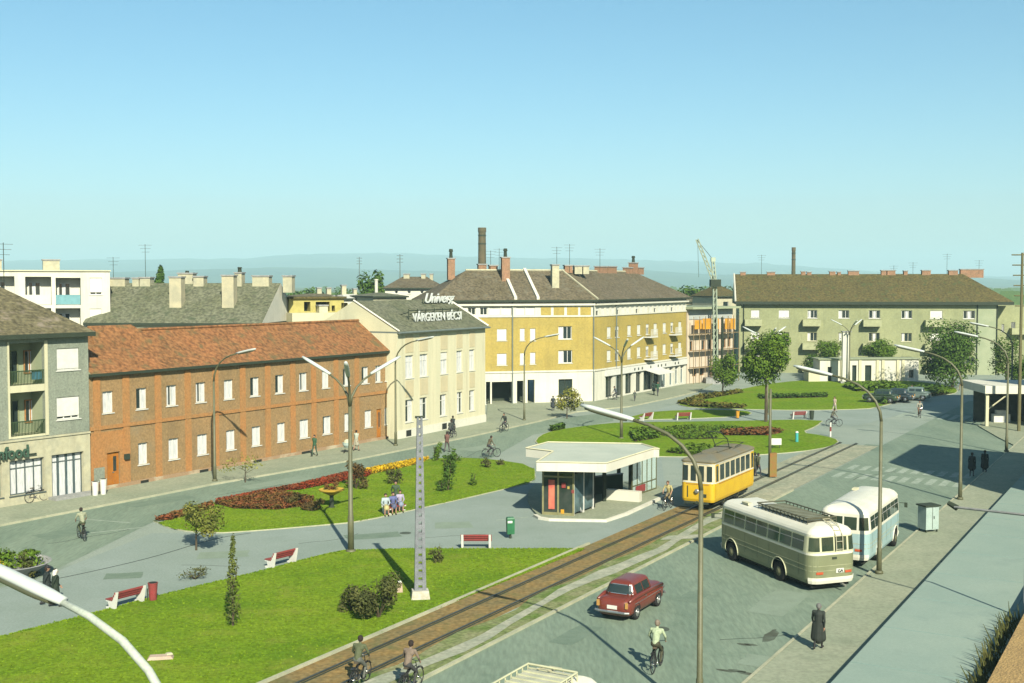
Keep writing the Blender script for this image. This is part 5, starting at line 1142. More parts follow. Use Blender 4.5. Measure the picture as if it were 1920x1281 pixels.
# small signs on the far lawn
c = G(1455, 842); t = thing('lawn_sign', 'small white notice board on the far lawn', 'sign', (c.x, c.y, .07)); mb = MB(); mb.box((0, 0, .55), (.9, .05, .55)); mb.build('board', WHITE, t); mb = MB(); mb.box((-.3, 0, .15), (.05, .05, .3)); mb.box((.3, 0, .15), (.05, .05, .3)); mb.build('post', FASC, t)
c = G(1494, 830); t = thing('blue_post', 'short turquoise post with white top on the far lawn', 'post', (c.x, c.y, .07)); mb = MB(); mb.lathe((0, 0, 0), [(.14, 0), (.13, .8)], 10); mb.build('shaft', mat('turquoise', (.06, .42, .4)), t); mb = MB(); mb.lathe((0, 0, .8), [(.15, 0), (.1, .12)], 10); mb.build('cap', WHITE, t)
c = G(1557, 819); t = thing('striped_post', 'thin red and white striped bollard at the lawn notch', 'post', (c.x, c.y, 0)); mb = MB(); mb.lathe((0, 0, 0), [(.08, 0), (.08, 1.3)], 8); mb.build('shaft', WHITE, t); mb = MB(); mb.lathe((0, 0, .5), [(.085, 0), (.085, .4)], 8); mb.build('band', SLAT, t)
c = G(301, 1238); t = thing('stone_slab', 'pale flat stone slab lying in the front lawn', 'slab', (c.x, c.y, .07), .2); mb = MB(); mb.box((0, 0, .05), (.95, .42, .12), taper=.8); mb.build('slab', mat('pale_stone', (.55, .42, .32)), t); mb = MB(); mb.box((.3, .1, .13), (.25, .2, .06), .4, taper=.7); mb.build('chip', STONE, t)
c = G(1002, 815 + 5); 

# ================================================================ KIOSK
o_ = G(1075, 972); rt = thing('kiosk', 'white flat-roofed glass kiosk and tram stop with stepped canopy', 'kiosk', (o_.x, o_.y, 0), world=True)
ZT = 3.5; ZB = 2.98
poly = [G(x, y, ZT) for x, y in ((1006, 867), (1137, 869.5), (1226, 842), (1238, 848.5 - 2), (1203, 833), (1027, 830), (986, 841), (1037, 847))]
poly[3] = G(1236, 842.5, ZT)
tri = tessellate_polygon([poly]); mb = MB(); n = len(poly); mb.v = [tuple(p) for p in poly] + [(p.x, p.y, ZB) for p in poly]
for a, b, c_ in tri:
    if (poly[b] - poly[a]).cross(poly[c_] - poly[a]).z < 0: b, c_ = c_, b
    mb.f += [(a, b, c_), (a + n, c_ + n, b + n)]; mb.m += [0, 1]
for i in range(n): j = (i + 1) % n; mb.f.append((i, i + n, j + n, j)); mb.m.append(2)
mb.build('canopy', [mat('canopy_top', (.45, .50, .42), (.52, .56, .47), scale=.5), CREAM, WHITEW], rt)
mb = MB()
for i in range(n):
    a, b = poly[i], poly[(i + 1) % n]; mb.tube([a + Vector((0, 0, .03)), b + Vector((0, 0, .03))], .05, 4)
mb.build('canopy_rim', CREAM, rt)
pl = [G(x, y) for x, y in smooth_px([(1003, 969), (1030, 977), (1136, 979), (1175, 967), (1246, 934), (1246, 915), (1180, 905), (1010, 905), (985, 930)], 1)]
o = slab('platform', pl, .14, PAVE, side=.14); strip('kerb', [G(x, y) for x, y in [(1003, 969), (1012, 974), (1030, 977), (1136, 979), (1175, 966), (1246, 933)]], .24, 0, .155, WHITEW)
GLK = mat('kiosk_glass', (.025, .04, .03), (.05, .06, .05), scale=1.5, rough=.06, spec=.7, fine=0)
A1, A2 = G(1018, 969), G(1075, 972); fk = Fac(A1, A2); KD = 3.0
mb = MB(); mb.bf(fk, .02, fk.L - .02, .05, KD, .15, .5); mb.build('base_wall', mat('kiosk_base', (.12, .12, .07)), rt)
rectk = [(0, fk.L / 2 - .02), (fk.L / 2 + .02, fk.L)]
for a, b in rectk:
    mb = MB(); mb.bf(fk, a + .03, b - .03, .04, .07, .3, 2.45); mb.build('shop_window', GLK, rt)
mb = MB()
for u in (0, fk.L / 2, fk.L): mb.bf(fk, u - .05, u + .05, -.03, .09, .14, ZB)
mb.bf(fk, 0, fk.L, -.02, .08, 2.4, 2.5); mb.bf(fk, 0, fk.L, -.02, .08, .14, .3); mb.build('frame', mat('kiosk_frame', (.28, .26, .12), (.2, .2, .1)), rt)
mb = MB(); mb.bf(fk, .03, fk.L - .03, .06, .1, 2.5, ZB - .01); mb.build('fanlight', GLK, rt)
mb = MB(); mb.bf(fk, .35, .72, -.05, .02, .5, 2.25); mb.build('orange_poster', mat('poster_orange', (.62, .2, .12), (.5, .1, .08), scale=2), rt)
for u, z, s_, m_ in ((1.15, 2.1, .3, SLAT), (1.5, 1.9, .16, YELW), (1.1, .5, .25, ORANGE), (1.75, 1.7, .2, SLAT)):
    mb = MB(); mb.bf(fk, u, u + s_ * .8, -.035, .0, z - s_, z); mb.build('poster', m_, rt)
fsd = Fac(fk.pt(fk.L, 0, 0), Vector(fk.pt(fk.L, 0, 0)) + Vector((.55, .95, 0)).normalized() * 2.6)
mb = MB(); mb.bf(fsd, .05, fsd.L, .0, .04, .3, 2.6); mb.build('side_glass', GLASSB, rt); mb = MB()
for k in range(3): u = fsd.L * k / 2; mb.bf(fsd, u, u + .08, -.04, .06, .14, ZB)
mb.build('side_frame', WHITE, rt)
mb = MB(); mb.bf(fk, -.02, .02, .05, KD, .3, ZB); mb.build('left_glass', GLASSB, rt)
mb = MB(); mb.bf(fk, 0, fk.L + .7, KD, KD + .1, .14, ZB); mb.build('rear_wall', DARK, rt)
# waiting area: columns, parapet wall, white counter, glass screen
W0, W1 = G(1084, 944), G(1190, 930); fw_ = Fac(W0, W1)
mb = MB(); mb.bf(fw_, 0, fw_.L, 1.2, 1.32, .14, 1.3); mb.build('low_wall', mat('dark_green_panel', (.03, .055, .03)), rt)
mb = MB(); mb.bf(fw_, -.1, fw_.L, 1.15, 1.37, 1.3, 1.36); mb.build('rail', CONC, rt)
for x, y in ((1107, 934), (1133, 944), (1182, 932), (1160, 920)):
    c = G(x, y); mb = MB(); mb.box((c.x, c.y, ZB / 2 + .07), (.2, .2, ZB - .15), .3); mb.build('column', FASC, rt)
c0, c1 = G(1135, 941), G(1199, 946); fc = Fac(c0, c1); mb = MB(); mb.bf(fc, 0, fc.L, 0, .5, .14, .78); mb.build('white_bench_box', WHITEW, rt)
g0, g1 = G(1186, 936), G(1231, 920); fg = Fac(g0, g1); mb = MB()
for k in range(6): u = fg.L * k / 5; mb.bf(fg, u - .03, u + .03, 0, .07, .14, ZB)
mb.bf(fg, 0, fg.L, 0, .07, .14, .22); mb.bf(fg, 0, fg.L, .0, .07, .78, .84); mb.build('screen_frame', mat('screen_frame', (.12, .12, .05)), rt)
SCR = bpy.data.materials.new('screen_glass'); SCR.use_nodes = True; b_ = SCR.node_tree.nodes['Principled BSDF']; b_.inputs['Base Color'].default_value = (.5, .65, .6, 1); b_.inputs['Alpha'].default_value = .3; b_.inputs['Roughness'].default_value = .08
mb = MB(); mb.bf(fg, .02, fg.L - .02, .03, .045, .2, ZB - .05); mb.build('screen_glass', SCR, rt)
mb = MB(); mb.bf(fg, fg.L * .12, fg.L * .5, -.05, -.01, .3, .75); mb.build('poster', SLAT, rt)
c = G(1252 - 15, 915); mb = MB()

# ================================================================ VEHICLES
class Body:
    """rounded-rectangle hull; long axis Y, front at +Y"""
    def __init__(s, L, W, r, levels):
        s.L, s.W, s.r = L, W, r; s.a = L / 2 - r; s.b = W / 2 - r; s.arc = math.pi * r / 2; s.T = 4 * s.a + 4 * s.b + 4 * s.arc; s.lv = levels
    def ins(s, z):
        lv = s.lv
        for p, q in zip(lv, lv[1:]):
            if p[0] <= z <= q[0]: return p[1] + (q[1] - p[1]) * (z - p[0]) / max(q[0] - p[0], 1e-6)
        return lv[-1][1]
    def at(s, t, i):
        t %= s.T; a, b, r, arc = s.a, s.b, s.r, s.arc; ex = max(0, i - r + .02); rr = max(r - i, .02); A, B = a - ex, b - ex
        seg = [(2 * a, 'R'), (arc, 'FR'), (2 * b, 'F'), (arc, 'FL'), (2 * a, 'L'), (arc, 'BL'), (2 * b, 'B'), (arc, 'BR')]
        for ln, k in seg:
            if t <= ln + 1e-9: break
            t -= ln
        u = t / ln if ln else 0
        if k == 'R': return Vector((B + rr, -A + 2 * A * u, 0)), Vector((1, 0, 0))
        if k == 'L': return Vector((-B - rr, A - 2 * A * u, 0)), Vector((-1, 0, 0))
        if k == 'F': return Vector((B - 2 * B * u, A + rr, 0)), Vector((0, 1, 0))
        if k == 'B': return Vector((-B + 2 * B * u, -A - rr, 0)), Vector((0, -1, 0))
        st = {'FR': 0, 'FL': 90, 'BL': 180, 'BR': 270}[k]; cx, cy = {'FR': (B, A), 'FL': (-B, A), 'BL': (-B, -A), 'BR': (B, -A)}[k]
        w_ = R(st + 90 * u); n = Vector((math.cos(w_), math.sin(w_), 0)); return Vector((cx, cy, 0)) + n * rr, n
    def sR(s, y): return y + s.a
    def sL(s, y): return 2 * s.a + 2 * s.arc + 2 * s.b + (s.a - y)
    def sF(s, x): return 2 * s.a + s.arc + (s.b - x)
    def sB(s, x): return 4 * s.a + 3 * s.arc + 2 * s.b + (x + s.b)
    def hull(s, mb, N=80):
        ts = []
        segs = [(2 * s.a, 10), (s.arc, 7), (2 * s.b, 6), (s.arc, 7)] * 2; t = 0
        for ln, k in segs:
            for q in range(k): ts.append(t + ln * q / k)
            t += ln
        n = len(ts); o = len(mb.v)
        for z, i, m in s.lv:
            for t in ts: p, _ = s.at(t, i); mb.v.append((p.x, p.y + getattr(s, 'shift', lambda z: 0)(z), z))
        for k in range(len(s.lv) - 1):
            for q in range(n):
                a = o + k * n + q; b = o + k * n + (q + 1) % n; mb.f.append((a, b, b + n, a + n)); mb.m.append(s.lv[k][2])
        mb.f.append(tuple(o + q for q in reversed(range(n)))); mb.m.append(s.lv[0][2]); e = o + (len(s.lv) - 1) * n
        mb.f.append(tuple(e + q for q in range(n))); mb.m.append(s.lv[-1][2])
    def panel(s, mb, t0, t1, z0, z1, off=.012, nt=4, nz=3, mi=0, th=.0):
        g = []
        for j in range(nz + 1):
            z = z0 + (z1 - z0) * j / nz; i = s.ins(z); r = []
            for k in range(nt + 1):
                p, n = s.at(t0 + (t1 - t0) * k / nt, i); q = p + n * off; r.append((q.x, q.y, z))
            g.append(r)
        for j in range(nz):
            for k in range(nt): mb.quad(g[j][k], g[j][k + 1], g[j + 1][k + 1], g[j + 1][k])
        # edges back to the hull
        def rim(pts):
            for p, q in zip(pts, pts[1:]):
                c = Vector((0, 0, 0)); 
                pi = Vector((p[0] * .985, p[1] * .995, p[2])); qi = Vector((q[0] * .985, q[1] * .995, q[2])); mb.quad(p, q, qi, pi)
        rim(g[0][::-1]); rim(g[-1]); rim([r[0] for r in g]); rim([r[-1] for r in g][::-1])
def wheel(t, x, y, r, w, hubm=CHROME, name='wheel'):
    s_ = 1 if x > 0 else -1; mb = MB()
    mb.lathe((x, y, r), [(r * .62, -w / 2), (r * .93, -w / 2), (r, -w * .3), (r, w * .3), (r * .93, w / 2), (r * .62, w / 2)], 22, axis='x'); o = mb.build(name, TYRE, t)
    mb = MB(); mb.lathe((x + s_ * w * .36, y, r), [(r * .6, 0), (r * .55, s_ * .03), (r * .3, s_ * .05), (r * .2, s_ * .09), (r * .05, s_ * .1)], 16, axis='x'); mb.build('hub', hubm, o)
def arch(t, bd, side, y, r, z, m=DARK, trim=None):
    fn = bd.sR if side > 0 else bd.sL; mb = MB(); n = 12; i0 = bd.ins(z)
    def P_(ang, rad, off): 
        yy = y + math.cos(ang) * rad; zz = max(bd.lv[0][0], z + math.sin(ang) * rad); p, nn = bd.at(fn(yy), bd.ins(zz)); q = p + nn * off; return (q.x, q.y, zz)
    c = P_(math.pi / 2, 0, .008); ring = [P_(math.pi * k / n, r, .008) for k in range(n + 1)] ; lo = [P_(-math.pi / 6, r, .008)]
    pts = [P_(-.9, r * .95, .008)] + ring + [P_(math.pi + .9, r * .95, .008)]
    for a, b in zip(pts, pts[1:]): mb.add([c, a, b], [(0, 1, 2), (0, 2, 1)])
    o = mb.build('wheel_arch', m, t)
    if trim:
        mb = MB(); mb.tube([P_(-.35, r * 1.03, .02)] + [P_(math.pi * k / n, r * 1.05, .02) for k in range(n + 1)] + [P_(math.pi + .35, r * 1.03, .02)], .03, 6); mb.build('arch_trim', trim, o)
def make_bus(low, up, roofm, L=8.3, label='x', W=2.5):
    t = thing('bus', label, 'bus')
    lv = [(.40, .07, 0), (.55, .02, 0), (1.2, .0, 0), (1.70, .0, 2), (1.80, .0, 1), (2.54, .07, 2), (2.64, .07, 2), (2.74, .13, 2), (2.86, .27, 2), (2.95, .5, 2), (3.02, .85, 2), (3.05, 1.15, 2)]
    bd = Body(L, W, .5, lv); mb = MB(); bd.hull(mb); mb.build('body', [low, up, roofm], t, smooth=False)
    bd.lv = lv
    mb = MB(); mb.bf(Fac((-W / 2 + .25, -L / 2 + .3), (W / 2 - .25, -L / 2 + .3)), 0, W - .5, 0, L - .6, .2, .42); mb.build('underframe', DARK, t)
    BG = mat('bus_glass', (.025, .045, .03), (.05, .07, .045), scale=1.2, rough=.07, spec=.8, fine=0)
    n = 7; y0 = -L / 2 + .55; stp = (L - 1.1) / n
    for side in (1, -1):
        fn = bd.sR if side > 0 else bd.sL
        for k in range(n):
            mb = MB(); ya, yb = y0 + k * stp + .05, y0 + (k + 1) * stp - .05; a, b = (fn(ya), fn(yb)) if side > 0 else (fn(yb), fn(ya)); bd.panel(mb, a, b, 1.85, 2.5); wd = mb.build('side_window', BG, t)
            mb = MB(); bd.panel(mb, a, b, 2.26, 2.29, .02, nz=1); mb.build('sliding_bar', CONC, wd)
    for fn, nm in ((bd.sB, 'rear_window'), (bd.sF, 'windscreen')):
        sg = 1 if nm == 'rear_window' else -1
        for a, b in ((-.66, -.04), (.04, .66)):
            mb = MB(); q, r_ = sorted((fn(a), fn(b))); bd.panel(mb, q, r_, 1.88, 2.5); mb.build(nm, BG, t)
        for s_ in (-1, 1):
            e = fn(s_ * (bd.b + 0)); q, r_ = (e + .02, e + .55) if (s_ * sg) > 0 else (e - .55, e - .02); mb = MB(); bd.panel(mb, q, r_, 1.88, 2.5, nt=6); mb.build(nm, BG, t)
    for z in (1.2, .98):
        mb = MB(); bd.panel(mb, 0, bd.T - .001, z, z + .022, .01, nt=90, nz=1); mb.build('trim_line', mat('bus_trim', (.42, .43, .27), fine=0, rough=.4), t)
    SE = mat('panel_seam', (.09, .10, .06), fine=0)
    for side in (1, -1):
        fn = bd.sR if side > 0 else bd.sL
        for y in (-3.2, -.7, .35, 1.5, 3.35):
            c = fn(y * L / 8.3); mb = MB(); bd.panel(mb, c - .008, c + .008, .45, 1.66, .006, nt=1, nz=4); mb.build('panel_seam', SE, t)
    for fn in (bd.sB, bd.sF):
        c = fn(0); q = .95 + .35; mb = MB(); bd.panel(mb, c - q, c + q, .40, .68, .05, nt=14, nz=2); mb.build('bumper', roofm, t)
    RL = mat('tail_light', (.6, .12, .05), fine=0, rough=.3)
    for x in (-.8, .8):
        mb = MB(); c = bd.sB(x * .95); bd.panel(mb, c - .17, c + .17, .84, .95, .03); mb.build('tail_light', RL, t)
        mb = MB(); mb.lathe((x * .95, L / 2 + .0, .95), [(.15, -.1), (.15, .05), (.1, .08)], 14, axis='y'); mb.build('headlight', CHROME, t)
    mb = MB(); c = bd.sB(.30); bd.panel(mb, c - .2, c + .2, .86, 1.06, .03); pt_ = mb.build('number_plate', WHITE, t)
    tx = text('GA', .2, 0, FASC, (.30 - .13, -L / 2 - .045, .89), (math.pi / 2, 0, 0), t, 'plate_letters', extrude=.006)
    mb = MB(); c = bd.sB(0); bd.panel(mb, c - .12, c + .12, 1.5, 1.6, .03); mb.build('handle_plate', FASC, t)
    for y in (-L / 2 + 2.6, L / 2 - 1.35):
        for s_ in (-1, 1):
            arch(t, bd, s_, y, .58, .52, DARK, up); wheel(t, s_ * (W / 2 - .12), y, .46, .26, POLE)
    # luggage rack and ladder on the roof
    mb = MB(); RK = mat('rack_steel', (.10, .10, .06))
    for x in (-.78, .78): mb.tube([(x, -L / 2 + 1.0, 3.2), (x, L / 2 - 3.0, 3.2)], .03, 6)
    for y in (-L / 2 + 1.0, L / 2 - 3.0): mb.tube([(-.78, y, 3.2), (.78, y, 3.2)], .035, 6)
    k = -L / 2 + 1.0
    while k < L / 2 - 2.9:
        for x in (-.78, .78): mb.tube([(x, k, 2.9), (x, k, 3.2)], .02, 5)
        mb.box((0, k, 3.09), (1.5, .06, .03)); k += .32
    mb.build('roof_rack', RK, t)
    mb = MB(); mb.box((0, (-L / 2 + 1.05 + L / 2 - 3.05) / 2, 3.065), (1.45, L - 4.15, .02)); mb.build('rack_floor', mat('rack_floor', (.28, .31, .24), (.2, .23, .18), scale=2), t)
    mb = MB()
    for x in (.05, .4): mb.tube([(x, -L / 2 - .10, 1.9), (x, -L / 2 - .04, 2.55), (x, -L / 2 + .35, 3.0), (x, -L / 2 + 1.1, 3.14)], .022, 6)
    for q in range(7):
        u = q / 6; p = [(-L / 2 - .10, 1.95), (-L / 2 - .07, 2.3), (-L / 2 - .04, 2.55), (-L / 2 + .12, 2.78), (-L / 2 + .35, 3.0), (-L / 2 + .7, 3.08), (-L / 2 + 1.0, 3.13)][q]; mb.tube([(.05, p[0], p[1]), (.4, p[0], p[1])], .016, 5)
    mb.build('ladder', STONE, t)
    mb = MB(); mb.box((-.75, L / 2 - 2.0, 3.0), (.25, .6, .1)); mb.build('roof_vent', CREAM, t)
    for s_ in (-1, 1): mb = MB(); mb.tube([(s_ * W / 2, L / 2 - .3, 2.2), (s_ * (W / 2 + .25), L / 2 + .05, 2.15)], .02, 5); mb.box((s_ * (W / 2 + .27), L / 2 + .05, 2.05), (.16, .05, .26)); mb.build('mirror', FASC, t)
    mb = MB(); mb.tube([(.45, -L / 2 + .1, .32), (.45, -L / 2 - .25, .30)], .05, 8); mb.build('exhaust_pipe', CHROME, t)
    return t
BLOW = mat('bus_grey_green', (.20, .22, .12), (.23, .25, .14), scale=.8, rough=.4, spec=.5, fine=.05, fscale=3)
BUP = mat('bus_cream', (.62, .62, .40), rough=.4, spec=.5, fine=.03); BRF = mat('bus_roof_white', (.78, .76, .64), (.7, .69, .56), scale=1.2, rough=.4, fine=.03)
bus1 = make_bus(BLOW, BUP, BRF)
# axis from the corner pixels of the photograph's ground contact
A_rl = Vector((13.4, 53.4, 0)); dv = Vector((-.34, .94, 0)).normalized(); dn_ = Vector((.94, .34, 0)).normalized()
cc = A_rl + dn_ * 1.25 + dv * 4.1; place(bus1, (cc.x, cc.y, 0), math.atan2(dv.y, dv.x) - math.pi / 2, 'green-grey and cream bus seen from its rear, slanting across the road edge', 'buses')
b2 = copy_tree(bus1); recolor(b2, {BLOW: mat('bus_pale_blue', (.30, .46, .47), (.36, .5, .5), scale=.8, rough=.4, fine=.05), BUP: BRF})
for ch in list(KIDS(b2)):
    if ch.name.split('.')[0] in ('roof_rack', 'rack_floor', 'ladder'): bpy.data.objects.remove(ch)
A2_ = Vector((17.3, 57.8, 0)); cc = A2_ - RN * 1.25 + RD * 3.75; place(b2, (cc.x, cc.y, 0), math.atan2(RD.y, RD.x) - math.pi / 2, 'white and pale blue bus at the right kerb behind the street lamp', 'buses'); b2.scale = (1, .86, 1)
b3 = copy_tree(bus1); recolor(b3, {BLOW: BRF, MATS['rack_steel']: BUP, MATS['rack_floor']: mat('rack_floor_pale', (.52, .52, .4), (.4, .42, .32), scale=2)})
cc = Vector((1.6, 34.0, 0)) - RD * 4.1; place(b3, (cc.x, cc.y, 0), math.atan2(RD.y, RD.x) + math.pi / 2 , 'white bus roof cut off by the bottom edge of the picture', 'buses')

# tram
TY = mat('tram_yellow', (.70, .46, .015), (.62, .38, .02), scale=1, rough=.45, spec=.4, fine=.05, fscale=4); TW = mat('tram_cream', (.72, .64, .42), rough=.5, fine=.03); TR = mat('tram_roof', (.20, .17, .10), (.17, .17, .13), scale=1, fine=.12)
def make_tram():
    t = thing('tram', 'small yellow two-axle tram with cream window frames stopped beside the kiosk', 'tram'); L, W = 7.7, 2.15
    lv = [(.55, .05, 0), (.7, .0, 0), (1.70, .0, 1), (2.90, .02, 0), (2.97, -.05, 2), (3.05, -.06, 2), (3.12, .05, 2), (3.22, .35, 2), (3.30, .75, 2), (3.33, .95, 2)]
    bd = Body(L, W, .28, lv); mb = MB(); bd.hull(mb); mb.build('body', [TY, TW, TR], t)
    n = 6; y0, y1 = -L / 2 + .95, L / 2 - .95; st = (y1 - y0) / n
    for side in (1, -1):
        fn = bd.sR if side > 0 else bd.sL
        for k in range(n):
            ya, yb = y0 + k * st + .12, y0 + (k + 1) * st - .12; a, b = sorted((fn(ya), fn(yb))); mb = MB(); bd.panel(mb, a, b, 1.82, 2.76); mb.build('side_window', GLASS, t)
        for s_ in (-1, 1):
            yc = s_ * (L / 2 - .55); a, b = sorted((fn(yc - .28), fn(yc + .28))); mb = MB(); bd.panel(mb, a, b, .75, 2.85, .014); d = mb.build('door', TY, t); mb = MB(); bd.panel(mb, a + .1, b - .1, 1.8, 2.75, .022); mb.build('pane', GLASS, d)
    for fn, nm in ((bd.sB, 'front_window'), (bd.sF, 'rear_window')):
        for x in (-.78, -.26, .26, .78):
            a, b = sorted((fn(x - .17), fn(x + .17))); mb = MB(); bd.panel(mb, a, b, 1.82, 2.76); mb.build(nm, GLASS, t)
    for z in (1.70, 2.86): mb = MB(); bd.panel(mb, 0, bd.T - .001, z, z + .06, .02, nt=70, nz=1); mb.build('window_rail', WHITE, t)
    mb = MB(); bd.panel(mb, 0, bd.T - .001, 1.60, 1.625, .01, nt=70, nz=1); mb.build('trim_line', SLAT, t)
    mb = MB(); mb.box((0, 0, .42), (1.7, 6.2, .25)); mb.box((0, -1.0, .3), (1.5, .5, .3)); mb.box((0, 1.0, .3), (1.5, .5, .3)); mb.build('underframe', DARK, t)
    for y in (-1.3, 1.3):
        for x in (-.72, .72): wheel(t, x, y, .38, .12, POLE)
    for y in (-L / 2, L / 2):
        s_ = 1 if y > 0 else -1; mb = MB(); mb.box((0, y + s_ * .12, .5), (1.5, .2, .12)); mb.tube([(0, y, .55), (0, y + s_ * .35, .55)], .06, 6); mb.build('bumper', FASC, t)
        mb = MB(); mb.lathe((0, y + s_ * .02, 1.2), [(.14, 0), (.14, s_ * .1), (.09, s_ * .13)], 14, axis='y'); mb.build('headlight', CHROME, t)
        mb = MB(); mb.box((-.62, y + s_ * .015, 1.15), (.05, .03, .7)); mb.box((.45, y + s_ * .02, .95), (.3, .03, .2)); mb.build('hand_rail', FASC, t)
    mb = MB(); mb.box((0, 0, 3.36), (.9, 3.0, .06)); mb.box((0, -1.8, 3.38), (.7, .8, .14)); mb.build('roof_board', TR, t)
    mb = MB()
    for x in (-.45, .45): mb.tube([(x, .6, 3.36), (x * 1.1, .1, 4.0), (x * .9, -.9, 4.5)], .03, 6)
    mb.tube([(-.5, -.9, 4.5), (0, -.95, 4.55), (.5, -.9, 4.5)], .035, 6); mb.tube([(-.5, .1, 4.0), (.5, .1, 4.0)], .02, 5); mb.tube([(-.6, .6, 3.4), (.6, .6, 3.4)], .05, 6)
    mb.tube([(-.7, 1.0, 3.42), (-.7, 2.6, 3.5), (.7, 2.6, 3.5), (.7, 1.0, 3.42)], .03, 5); mb.build('bow_collector', FASC, t)
    return t
tr = make_tram(); q0 = Vector((12.3, 72.4, 0)); q1 = Vector((10.35, 73.3, 0)); dt = RD; m = (q0 + q1) / 2 + dt * 3.85; place(tr, (m.x, m.y, .06), math.atan2(dt.y, dt.x) - math.pi / 2)

# car
def make_car(paint, label):
    t = thing('parked_car', label, 'car'); L, W = 4.0, 1.56
    lv = [(.26, .10, 0), (.36, .02, 0), (.60, .0, 0), (.80, .03, 0), (.90, .10, 0), (.96, .22, 0), (.985, .40, 0), (.99, .6, 0)]
    bd = Body(L, W, .38, lv); mb = MB(); bd.hull(mb); mb.build('body', [paint], t, smooth=True)
    cv = [(.93, .0, 0), (1.1, .04, 0), (1.40, .17, 0), (1.47, .24, 0), (1.52, .38, 0), (1.545, .60, 0)]
    cb = Body(2.15, 1.40, .34, cv); cb.shift = lambda z: 0; mb = MB(); cb.hull(mb); mb.v = [(x, y - .28 , z) for x, y, z in mb.v]; mb.build('cabin', [paint], t, smooth=True)
    def cp_(t0, t1, z0, z1, nm, m=GLASS, off=.012):
        mb = MB(); cb.panel(mb, t0, t1, z0, z1, off, nt=8); mb.v = [(x, y - .28, z) for x, y, z in mb.v]; return mb.build(nm, m, t)
    c = cb.sB(0); cp_(c - .62, c + .62, 1.06, 1.38, 'rear_window'); cp_(c - .67, c + .67, 1.03, 1.41, 'window_trim', CHROME, .006)
    c = cb.sF(0); cp_(c - .62, c + .62, 1.06, 1.40, 'windscreen')
    for fn in (cb.sR, cb.sL):
        for a, b in ((-.72, -.05), (.03, .66)): q, r_ = sorted((fn(a), fn(b))); cp_(q, r_, 1.04, 1.37, 'side_window')
    for s_ in (-1, 1):
        mb = MB(); mb.tube([(s_ * .70, -L / 2 + .15, .86), (s_ * .72, -1.2, .95), (s_ * .72, .2, .93), (s_ * .68, L / 2 - .25, .84)], [.06, .09, .08, .10], 8); mb.build('wing', [paint], t, smooth=True)
        mb = MB(); mb.tube([(s_ * (W / 2 + .0), -1.4, .70), (s_ * (W / 2 + .005), 1.5, .70)], .015, 5); mb.build('side_trim', CHROME, t)
        mb = MB(); mb.lathe((s_ * .60, L / 2 - .03, .68), [(.12, -.1), (.12, .04), (.07, .08)], 14, axis='y'); mb.build('headlight', CHROME, t)
        mb = MB(); mb.box((s_ * .64, -L / 2 + .02, .74), (.10, .08, .24)); mb.build('tail_light', mat('tail_light_amber', (.55, .3, .08), fine=0), t)
        for y in (-1.16, 1.16):
            arch(t, bd, s_, y, .37, .33); wheel(t, s_ * (W / 2 - .08), y, .31, .17)
        mb = MB(); mb.box((s_ * (W / 2 - .0), -.25, .82), (.03, .14, .03)); mb.build('door_handle', CHROME, t)
    for y in (-L / 2 - .05, L / 2 + .05): mb = MB(); mb.tube([(-.76, y * .965, .44), (-.6, y, .44), (.6, y, .44), (.76, y * .965, .44)], .055, 8); mb.build('bumper', CHROME, t)
    mb = MB(); mb.box((0, -L / 2 - .005, .62), (.44, .03, .15)); mb.build('number_plate', WHITE, t)
    mb = MB(); mb.box((0, L / 2 + .0, .62), (.8, .04, .18)); mb.build('grille', FASC, t)
    mb = MB(); mb.tube([(-.5, -L / 2 + .12, .93), (-.42, -L / 2 + .75, .995), (.42, -L / 2 + .75, .995), (.5, -L / 2 + .12, .93)], .008, 4); mb.build('boot_seam', FASC, t)
    return t
RED = mat('car_red', (.19, .04, .022), (.16, .032, .022), scale=1, rough=.3, spec=.6, fine=.03)
car = make_car(RED, 'dark red rounded saloon car seen from behind on the road'); rw = Vector((5.19, 49.3, 0)); fw2 = Vector((6.3, 51.3, 0)); d_ = (fw2 - rw).normalized(); n_ = Vector((d_.y, -d_.x, 0))
m = rw - n_ * .75 + d_ * 1.16; place(car, (m.x, m.y, 0), math.atan2(d_.y, d_.x) - math.pi / 2)
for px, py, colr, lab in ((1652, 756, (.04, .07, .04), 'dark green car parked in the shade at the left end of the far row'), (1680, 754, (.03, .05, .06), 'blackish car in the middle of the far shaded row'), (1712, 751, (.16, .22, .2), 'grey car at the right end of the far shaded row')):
    k = copy_tree(car); recolor(k, {RED: mat('car_paint_' + str(px), colr, rough=.35, fine=.03)}); c = G(px, py); place(k, (c.x, c.y, .1), R(60 + px % 7), lab, 'cars parked in the shade')

